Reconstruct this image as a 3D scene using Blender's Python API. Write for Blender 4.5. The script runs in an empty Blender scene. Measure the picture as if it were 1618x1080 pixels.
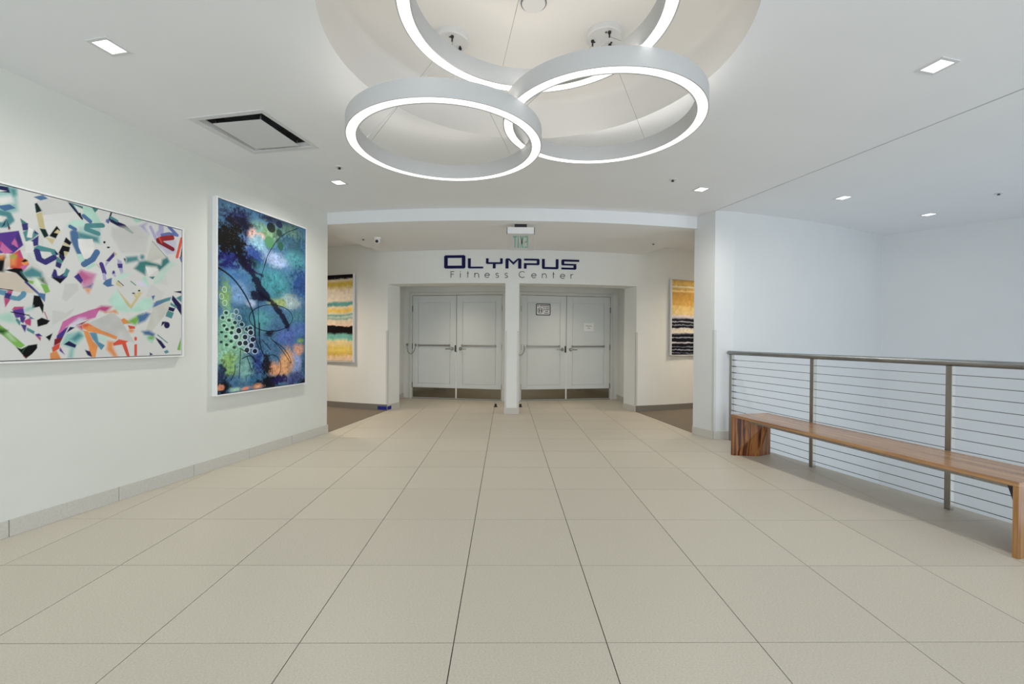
import bpy, bmesh, math, random
import numpy as np
from mathutils import Vector, Matrix
random.seed(7); rng = np.random.default_rng(7)
scene = bpy.context.scene
COL = scene.collection
PI = math.pi

# ------------------------------------------------------------------ camera
CAM_H = 1.2098
# light powers, tuned against the photograph
P_FRONT, P_VOID, P_NEAR, P_FAR, P_HALL, P_BACK, P_PASS, P_REC = 178, 118, 34, 94, 6, 15, 250, 58
E_RING, E_UP, P_WORLD = 1.15, 2.3, .52
yaw, pitch, roll = 0.01321, 0.00706, 0.00728
fwd = Vector((math.sin(yaw)*math.cos(pitch), math.cos(yaw)*math.cos(pitch), -math.sin(pitch)))
rgt = Vector((math.cos(yaw), -math.sin(yaw), 0)); upv = rgt.cross(fwd)
r2 = rgt*math.cos(roll) + upv*math.sin(roll); u2 = -rgt*math.sin(roll) + upv*math.cos(roll)
cam = bpy.data.cameras.new('camera'); cam.sensor_width = 36; cam.lens = 36*710.07/1618; cam.clip_start = 0.05
cam_ob = bpy.data.objects.new('camera', cam); COL.objects.link(cam_ob)
m = Matrix((r2, u2, -fwd)).transposed().to_4x4(); m.translation = (0, 0, CAM_H)
cam_ob.matrix_world = m
scene.camera = cam_ob

# ------------------------------------------------------------------ light and exposure
scene.view_settings.view_transform = 'Standard'
scene.view_settings.look = 'None'
scene.view_settings.exposure = 0.08
scene.view_settings.gamma = 1.0
scene.view_settings.use_curve_mapping = False
world = bpy.data.worlds.new('world'); scene.world = world; world.use_nodes = True
world.node_tree.nodes['Background'].inputs[0].default_value = (0.75, 0.86, 1.0, 1)
world.node_tree.nodes['Background'].inputs[1].default_value = P_WORLD

def area(name, loc, direction, sx, sy, power, col):
    l = bpy.data.lights.new(name, 'AREA'); l.shape = 'RECTANGLE'; l.size = sx; l.size_y = sy
    l.energy = power; l.color = col
    o = bpy.data.objects.new(name, l); COL.objects.link(o); o.location = loc
    o.rotation_euler = Vector(direction).to_track_quat('-Z', 'Z').to_euler()
    return o
# daylight through the glazed front behind the camera and the stair-hall windows on the right
area('daylight_front', (0.6, -2.72, 1.35), (0, 1, 0), 7.4, 2.3, P_FRONT, (0.87, 0.945, 1.0))
area('daylight_stair_hall', (7.44, 0.8, -0.8), (-1, 0, 0), 5.6, 4.6, P_VOID, (0.84, 0.93, 1.0))

# ------------------------------------------------------------------ helpers
def lin(c):
    return tuple(((x/255)/12.92 if x/255 <= .04045 else (((x/255)+.055)/1.055)**2.4) for x in c)

class MB:
    def __init__(s): s.v = []; s.f = []; s.smooth = False
    def poly(s, pts):
        n = len(s.v); s.v += [tuple(p) for p in pts]; s.f.append(tuple(range(n, n+len(pts)))); return s
    def prism(s, foot, z0, z1):
        n = len(s.v); k = len(foot)
        a = sum(foot[i][0]*foot[(i+1) % k][1]-foot[(i+1) % k][0]*foot[i][1] for i in range(k))
        if a < 0: foot = foot[::-1]
        s.v += [(x, y, z0) for x, y in foot] + [(x, y, z1) for x, y in foot]
        s.f.append(tuple(range(n+k-1, n-1, -1))); s.f.append(tuple(range(n+k, n+2*k)))
        for i in range(k):
            j = (i+1) % k; s.f.append((n+i, n+j, n+k+j, n+k+i))
        return s
    def box(s, x0, x1, y0, y1, z0, z1):
        return s.prism([(x0, y0), (x1, y0), (x1, y1), (x0, y1)], z0, z1)
    def obox(s, c, ax, ay, az, hx, hy, hz):
        c = Vector(c); ax = Vector(ax)*hx; ay = Vector(ay)*hy; az = Vector(az)*hz; n = len(s.v)
        for sz in (-1, 1):
            for sx, sy in ((-1, -1), (1, -1), (1, 1), (-1, 1)):
                s.v.append(tuple(c+ax*sx+ay*sy+az*sz))
        fs = [(3, 2, 1, 0), (4, 5, 6, 7), (0, 1, 5, 4), (1, 2, 6, 5), (2, 3, 7, 6), (3, 0, 4, 7)]
        if ax.cross(ay).dot(az) < 0: fs = [f[::-1] for f in fs]
        s.f += [tuple(n+i for i in f) for f in fs]; return s
    def hull_quads(s, bot, top):
        n = len(s.v); k = len(bot); s.v += [tuple(p) for p in bot]+[tuple(p) for p in top]
        s.f.append(tuple(range(n+k-1, n-1, -1))); s.f.append(tuple(range(n+k, n+2*k)))
        for i in range(k):
            j = (i+1) % k; s.f.append((n+i, n+j, n+k+j, n+k+i))
        return s
    def tube(s, pts, r, seg=8, ry=None, caps=True, closed=False):
        pts = [Vector(p) for p in pts]; ry = ry or r; n0 = len(s.v); k = len(pts)
        for i, p in enumerate(pts):
            if closed: t = pts[(i+1) % k]-pts[i-1]
            else: t = pts[min(i+1, k-1)]-pts[max(i-1, 0)]
            t.normalize(); ref = Vector((0, 0, 1)) if abs(t.z) < .95 else Vector((0, 1, 0))
            a = t.cross(ref).normalized(); b = a.cross(t)
            for q in range(seg):
                w = 2*PI*q/seg; s.v.append(tuple(p+a*math.cos(w)*r+b*math.sin(w)*ry))
        for i in range(k if closed else k-1):
            i2 = (i+1) % k
            for q in range(seg):
                q2 = (q+1) % seg; s.f.append((n0+i*seg+q, n0+i*seg+q2, n0+i2*seg+q2, n0+i2*seg+q))
        if caps and not closed:
            s.f.append(tuple(n0+q for q in range(seg-1, -1, -1))); s.f.append(tuple(n0+(k-1)*seg+q for q in range(seg)))
        return s
    def lathe(s, c, prof, seg=24, axis='z', closed=False):
        n0 = len(s.v); k = len(prof); cx, cy, cz = c
        for r, h in prof:
            for q in range(seg):
                w = 2*PI*q/seg; a, b = r*math.cos(w), r*math.sin(w)
                s.v.append((cx+a, cy+b, cz+h) if axis == 'z' else (cx+a, cy-h, cz+b))
        for i in range(k if closed else k-1):
            i2 = (i+1) % k
            for q in range(seg):
                q2 = (q+1) % seg; s.f.append((n0+i*seg+q, n0+i*seg+q2, n0+i2*seg+q2, n0+i2*seg+q))
        if not closed:
            if prof[0][0] > 1e-6: s.f.append(tuple(n0+q for q in range(seg-1, -1, -1)))
            if prof[-1][0] > 1e-6: s.f.append(tuple(n0+(k-1)*seg+q for q in range(seg)))
        return s

def world_loc(o):
    p = Vector((0, 0, 0))
    while o is not None: p += o.location; o = o.parent
    return p

def build(name, mb, mat, parent=None, loc=None, kind=None, smooth=False, bevel=0, local=False, recalc=True):
    base = Vector(loc) if loc is not None else Vector((0, 0, 0))
    off = Vector((0, 0, 0)) if local else (world_loc(parent) + base)
    me = bpy.data.meshes.new(name)
    me.from_pydata([tuple(Vector(v)-off) for v in mb.v], [], mb.f)
    if recalc:
        bm = bmesh.new(); bm.from_mesh(me); bmesh.ops.recalc_face_normals(bm, faces=bm.faces); bm.to_mesh(me); bm.free()
    if smooth:
        for p in me.polygons: p.use_smooth = True
        me.set_sharp_from_angle(angle=math.radians(40))
    me.materials.append(mat)
    o = bpy.data.objects.new(name, me); COL.objects.link(o); o.location = base
    if parent: o.parent = parent
    if bevel:
        b = o.modifiers.new('bevel', 'BEVEL'); b.width = bevel; b.segments = 2; b.limit_method = 'ANGLE'
    if kind: o['kind'] = kind
    return o

def empty(name, loc, label, cat, group=None, rz=0):
    o = bpy.data.objects.new(name, None); COL.objects.link(o); o.location = loc; o.rotation_euler = (0, 0, rz)
    o.empty_display_size = .1
    tag(o, label, cat, group); return o
def sempty(name, loc):
    o = bpy.data.objects.new(name, None); COL.objects.link(o); o.location = loc; o['kind'] = 'structure'; o.empty_display_size = .1
    return o
def tag(o, label, cat, group=None):
    o['label'] = label; o['category'] = cat
    if group: o['group'] = group
    return o

# ------------------------------------------------------------------ materials
def mat(name, col, rough=.6, metal=0, emit=0, noise=0, nscale=200, bump=0, stretch=(1, 1, 1), rand=0, spec=.5, alpha=1, trans=0, coord='Object', dark=None):
    mt = bpy.data.materials.new(name); mt.use_nodes = True
    nt = mt.node_tree; b = nt.nodes['Principled BSDF']
    c = col if isinstance(col[0], float) else lin(col)
    b.inputs['Base Color'].default_value = (*c, 1)
    b.inputs['Roughness'].default_value = rough; b.inputs['Metallic'].default_value = metal
    b.inputs['Specular IOR Level'].default_value = spec
    if trans: b.inputs['Transmission Weight'].default_value = trans
    if emit:
        b.inputs['Emission Color'].default_value = (*c, 1); b.inputs['Emission Strength'].default_value = emit
    if noise or bump:
        tc = nt.nodes.new('ShaderNodeTexCoord'); mp = nt.nodes.new('ShaderNodeMapping')
        mp.inputs['Scale'].default_value = stretch; nt.links.new(tc.outputs[coord], mp.inputs['Vector'])
        nz = nt.nodes.new('ShaderNodeTexNoise'); nz.inputs['Scale'].default_value = nscale; nz.inputs['Detail'].default_value = 4
        nt.links.new(mp.outputs[0], nz.inputs['Vector'])
    src = None
    if noise:
        mr = nt.nodes.new('ShaderNodeMapRange'); mr.inputs['From Min'].default_value = .3; mr.inputs['From Max'].default_value = .7
        mr.inputs['To Min'].default_value = 1-noise; mr.inputs['To Max'].default_value = 1+noise
        nt.links.new(nz.outputs['Fac'], mr.inputs['Value']); src = mr.outputs[0]
    if rand:
        oi = nt.nodes.new('ShaderNodeObjectInfo'); rr = nt.nodes.new('ShaderNodeMapRange')
        rr.inputs['To Min'].default_value = 1-rand; rr.inputs['To Max'].default_value = 1+rand
        nt.links.new(oi.outputs['Random'], rr.inputs['Value'])
        if src:
            mu = nt.nodes.new('ShaderNodeMath'); mu.operation = 'MULTIPLY'
            nt.links.new(src, mu.inputs[0]); nt.links.new(rr.outputs[0], mu.inputs[1]); src = mu.outputs[0]
        else: src = rr.outputs[0]
    if src:
        hs = nt.nodes.new('ShaderNodeVectorMath'); hs.operation = 'SCALE'; hs.inputs[0].default_value = c
        nt.links.new(src, hs.inputs['Scale']); nt.links.new(hs.outputs[0], b.inputs['Base Color'])
    if bump:
        bp = nt.nodes.new('ShaderNodeBump'); bp.inputs['Strength'].default_value = bump; bp.inputs['Distance'].default_value = .002
        nt.links.new(nz.outputs['Fac'], bp.inputs['Height']); nt.links.new(bp.outputs[0], b.inputs['Normal'])
    return mt

def wood_mat(name, stops, stretch, scale, rough):
    mt = bpy.data.materials.new(name); mt.use_nodes = True; nt = mt.node_tree; b = nt.nodes['Principled BSDF']
    tc = nt.nodes.new('ShaderNodeTexCoord'); mp = nt.nodes.new('ShaderNodeMapping'); mp.inputs['Scale'].default_value = stretch
    nt.links.new(tc.outputs['Object'], mp.inputs['Vector'])
    nz = nt.nodes.new('ShaderNodeTexNoise'); nz.inputs['Scale'].default_value = scale; nz.inputs['Detail'].default_value = 6; nz.inputs['Distortion'].default_value = .6
    nt.links.new(mp.outputs[0], nz.inputs['Vector'])
    rp = nt.nodes.new('ShaderNodeValToRGB'); e = rp.color_ramp.elements
    while len(e) < len(stops): e.new(.5)
    for k, (p, c) in enumerate(stops): e[k].position = p; e[k].color = (*lin(c), 1)
    nt.links.new(nz.outputs['Fac'], rp.inputs[0]); nt.links.new(rp.outputs[0], b.inputs['Base Color'])
    b.inputs['Roughness'].default_value = rough
    return mt

def attr_mat(name, rough=.5):
    mt = bpy.data.materials.new(name); mt.use_nodes = True; nt = mt.node_tree; b = nt.nodes['Principled BSDF']
    a = nt.nodes.new('ShaderNodeAttribute'); a.attribute_name = 'print'
    nt.links.new(a.outputs['Color'], b.inputs['Base Color']); b.inputs['Roughness'].default_value = rough; b.inputs['Specular IOR Level'].default_value = .12
    return mt

M_WALL = mat('wall_paint', (.71, .725, .68), .75, noise=.012, nscale=3, bump=.03)
M_WALLW = mat('wall_paint_white', (.72, .735, .74), .7, noise=.01, nscale=3)
M_WALLC = mat('wall_paint_cream', (.80, .815, .79), .75, noise=.012, nscale=3)
M_CEIL = mat('ceiling_paint', (.85, .865, .885), .85, noise=.01, nscale=2)
M_REVEAL = mat('ceiling_reveal', (.40, .40, .40), .9)
M_DOME = mat('recess_paint', (.80, .785, .765), .8)
M_TRIM = mat('trim_paint', (.68, .69, .65), .5)
M_DOOR = mat('door_paint', (.70, .735, .73), .4, noise=.012, nscale=4)
M_TILE = mat('porcelain_tile', (.56, .513, .425), .42, noise=.13, nscale=115, bump=.12, stretch=(1, 2.2, 1), rand=.025, spec=.35)
M_GROUT = mat('grout', (.05, .045, .038), .9, noise=.05, nscale=50)
M_BASET = mat('baseboard_tile', (.58, .565, .515), .5, noise=.06, nscale=90)
M_BASEC = mat('baseboard_rubber', (.20, .185, .165), .55, noise=.04, nscale=30)
M_CARPET = mat('carpet_loop', (.20, .165, .125), .95, noise=.35, nscale=160, bump=.5)
M_STEEL = mat('brushed_steel', (.34, .325, .30), .42, 1, noise=.10, nscale=60, stretch=(1, 1, .05))
M_STEELR = mat('handrail_steel', (.32, .33, .335), .42, 1, noise=.16, nscale=25, stretch=(1, .08, 1))
M_CABLE = mat('cable_steel', (.16, .165, .17), .45, .7, noise=.05, nscale=200)
M_KICK = mat('kick_plate_steel', (.26, .235, .19), .14, 1, noise=.04, nscale=30, stretch=(.05, 1, 1))
M_CHROME = mat('satin_chrome', (.42, .41, .39), .24, 1, noise=.02, nscale=50)
M_DARK = mat('dark_metal', (.03, .03, .032), .4, .3, noise=.05, nscale=60)
M_BLACK = mat('black_plastic', (.012, .012, .013), .45, noise=.05, nscale=60)
M_FRAME = mat('white_frame', (.84, .84, .84), .4, noise=.01, nscale=30)
M_FIXT = mat('white_fixture', (.70, .705, .71), .45, noise=.008, nscale=30)
M_RING = mat('ring_paint', (.54, .545, .545), .5, noise=.008, nscale=30)
M_BOOT = mat('galvanised_boot', (.10, .10, .10), .45, .6, noise=.2, nscale=20)
M_LIGHT = mat('light_diffuser', (1., .975, .94), .5, emit=E_RING)
M_UP = mat('uplight_diffuser', (1., .93, .85), .5, emit=E_UP)
M_DOWN = mat('downlight_lens', (1., .985, .96), .5, emit=1.4)
M_NAVY = mat('navy_letter', (.006, .006, .07), .5, noise=.05, nscale=40, spec=.15)
M_CHAR = mat('charcoal_letter', (.03, .032, .042), .55, noise=.05, nscale=40, spec=.2)
M_GREEN = mat('green_letter', (.28, .62, .48), .4, noise=.05, nscale=40)
M_ACRYL = mat('clear_acrylic', (.96, .97, .965), .04, trans=1.0, spec=.5)
M_TAPE = mat('blue_tape', (.004, .012, .22), .6, noise=.08, nscale=60)
M_PAPER = mat('paper', (.88, .88, .87), .8, noise=.01, nscale=40)
M_REDTXT = mat('dark_red_print', (.16, .04, .05), .6, noise=.05, nscale=60)
M_GUARD = mat('corner_guard_vinyl', (.60, .61, .59), .35, noise=.01, nscale=30)
M_PRINT = attr_mat('canvas_print', .55)
M_WOODT = wood_mat('walnut_top', [(.30, (120, 84, 58)), (.48, (165, 122, 84)), (.62, (186, 146, 104)), (.8, (140, 98, 66))], (14, .5, 14), 2.2, .22)
M_WOODL = wood_mat('walnut_leg', [(.34, (40, 18, 12)), (.44, (118, 68, 34)), (.53, (166, 110, 60)), (.61, (92, 48, 28)), (.7, (48, 20, 14))], (13, 6, .7), 2.0, .3)
M_WOODT2 = wood_mat('walnut_end', [(.30, (120, 78, 44)), (.48, (158, 112, 66)), (.62, (178, 134, 86)), (.8, (132, 88, 52))], (14, 14, .6), 2.2, .3)
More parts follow.
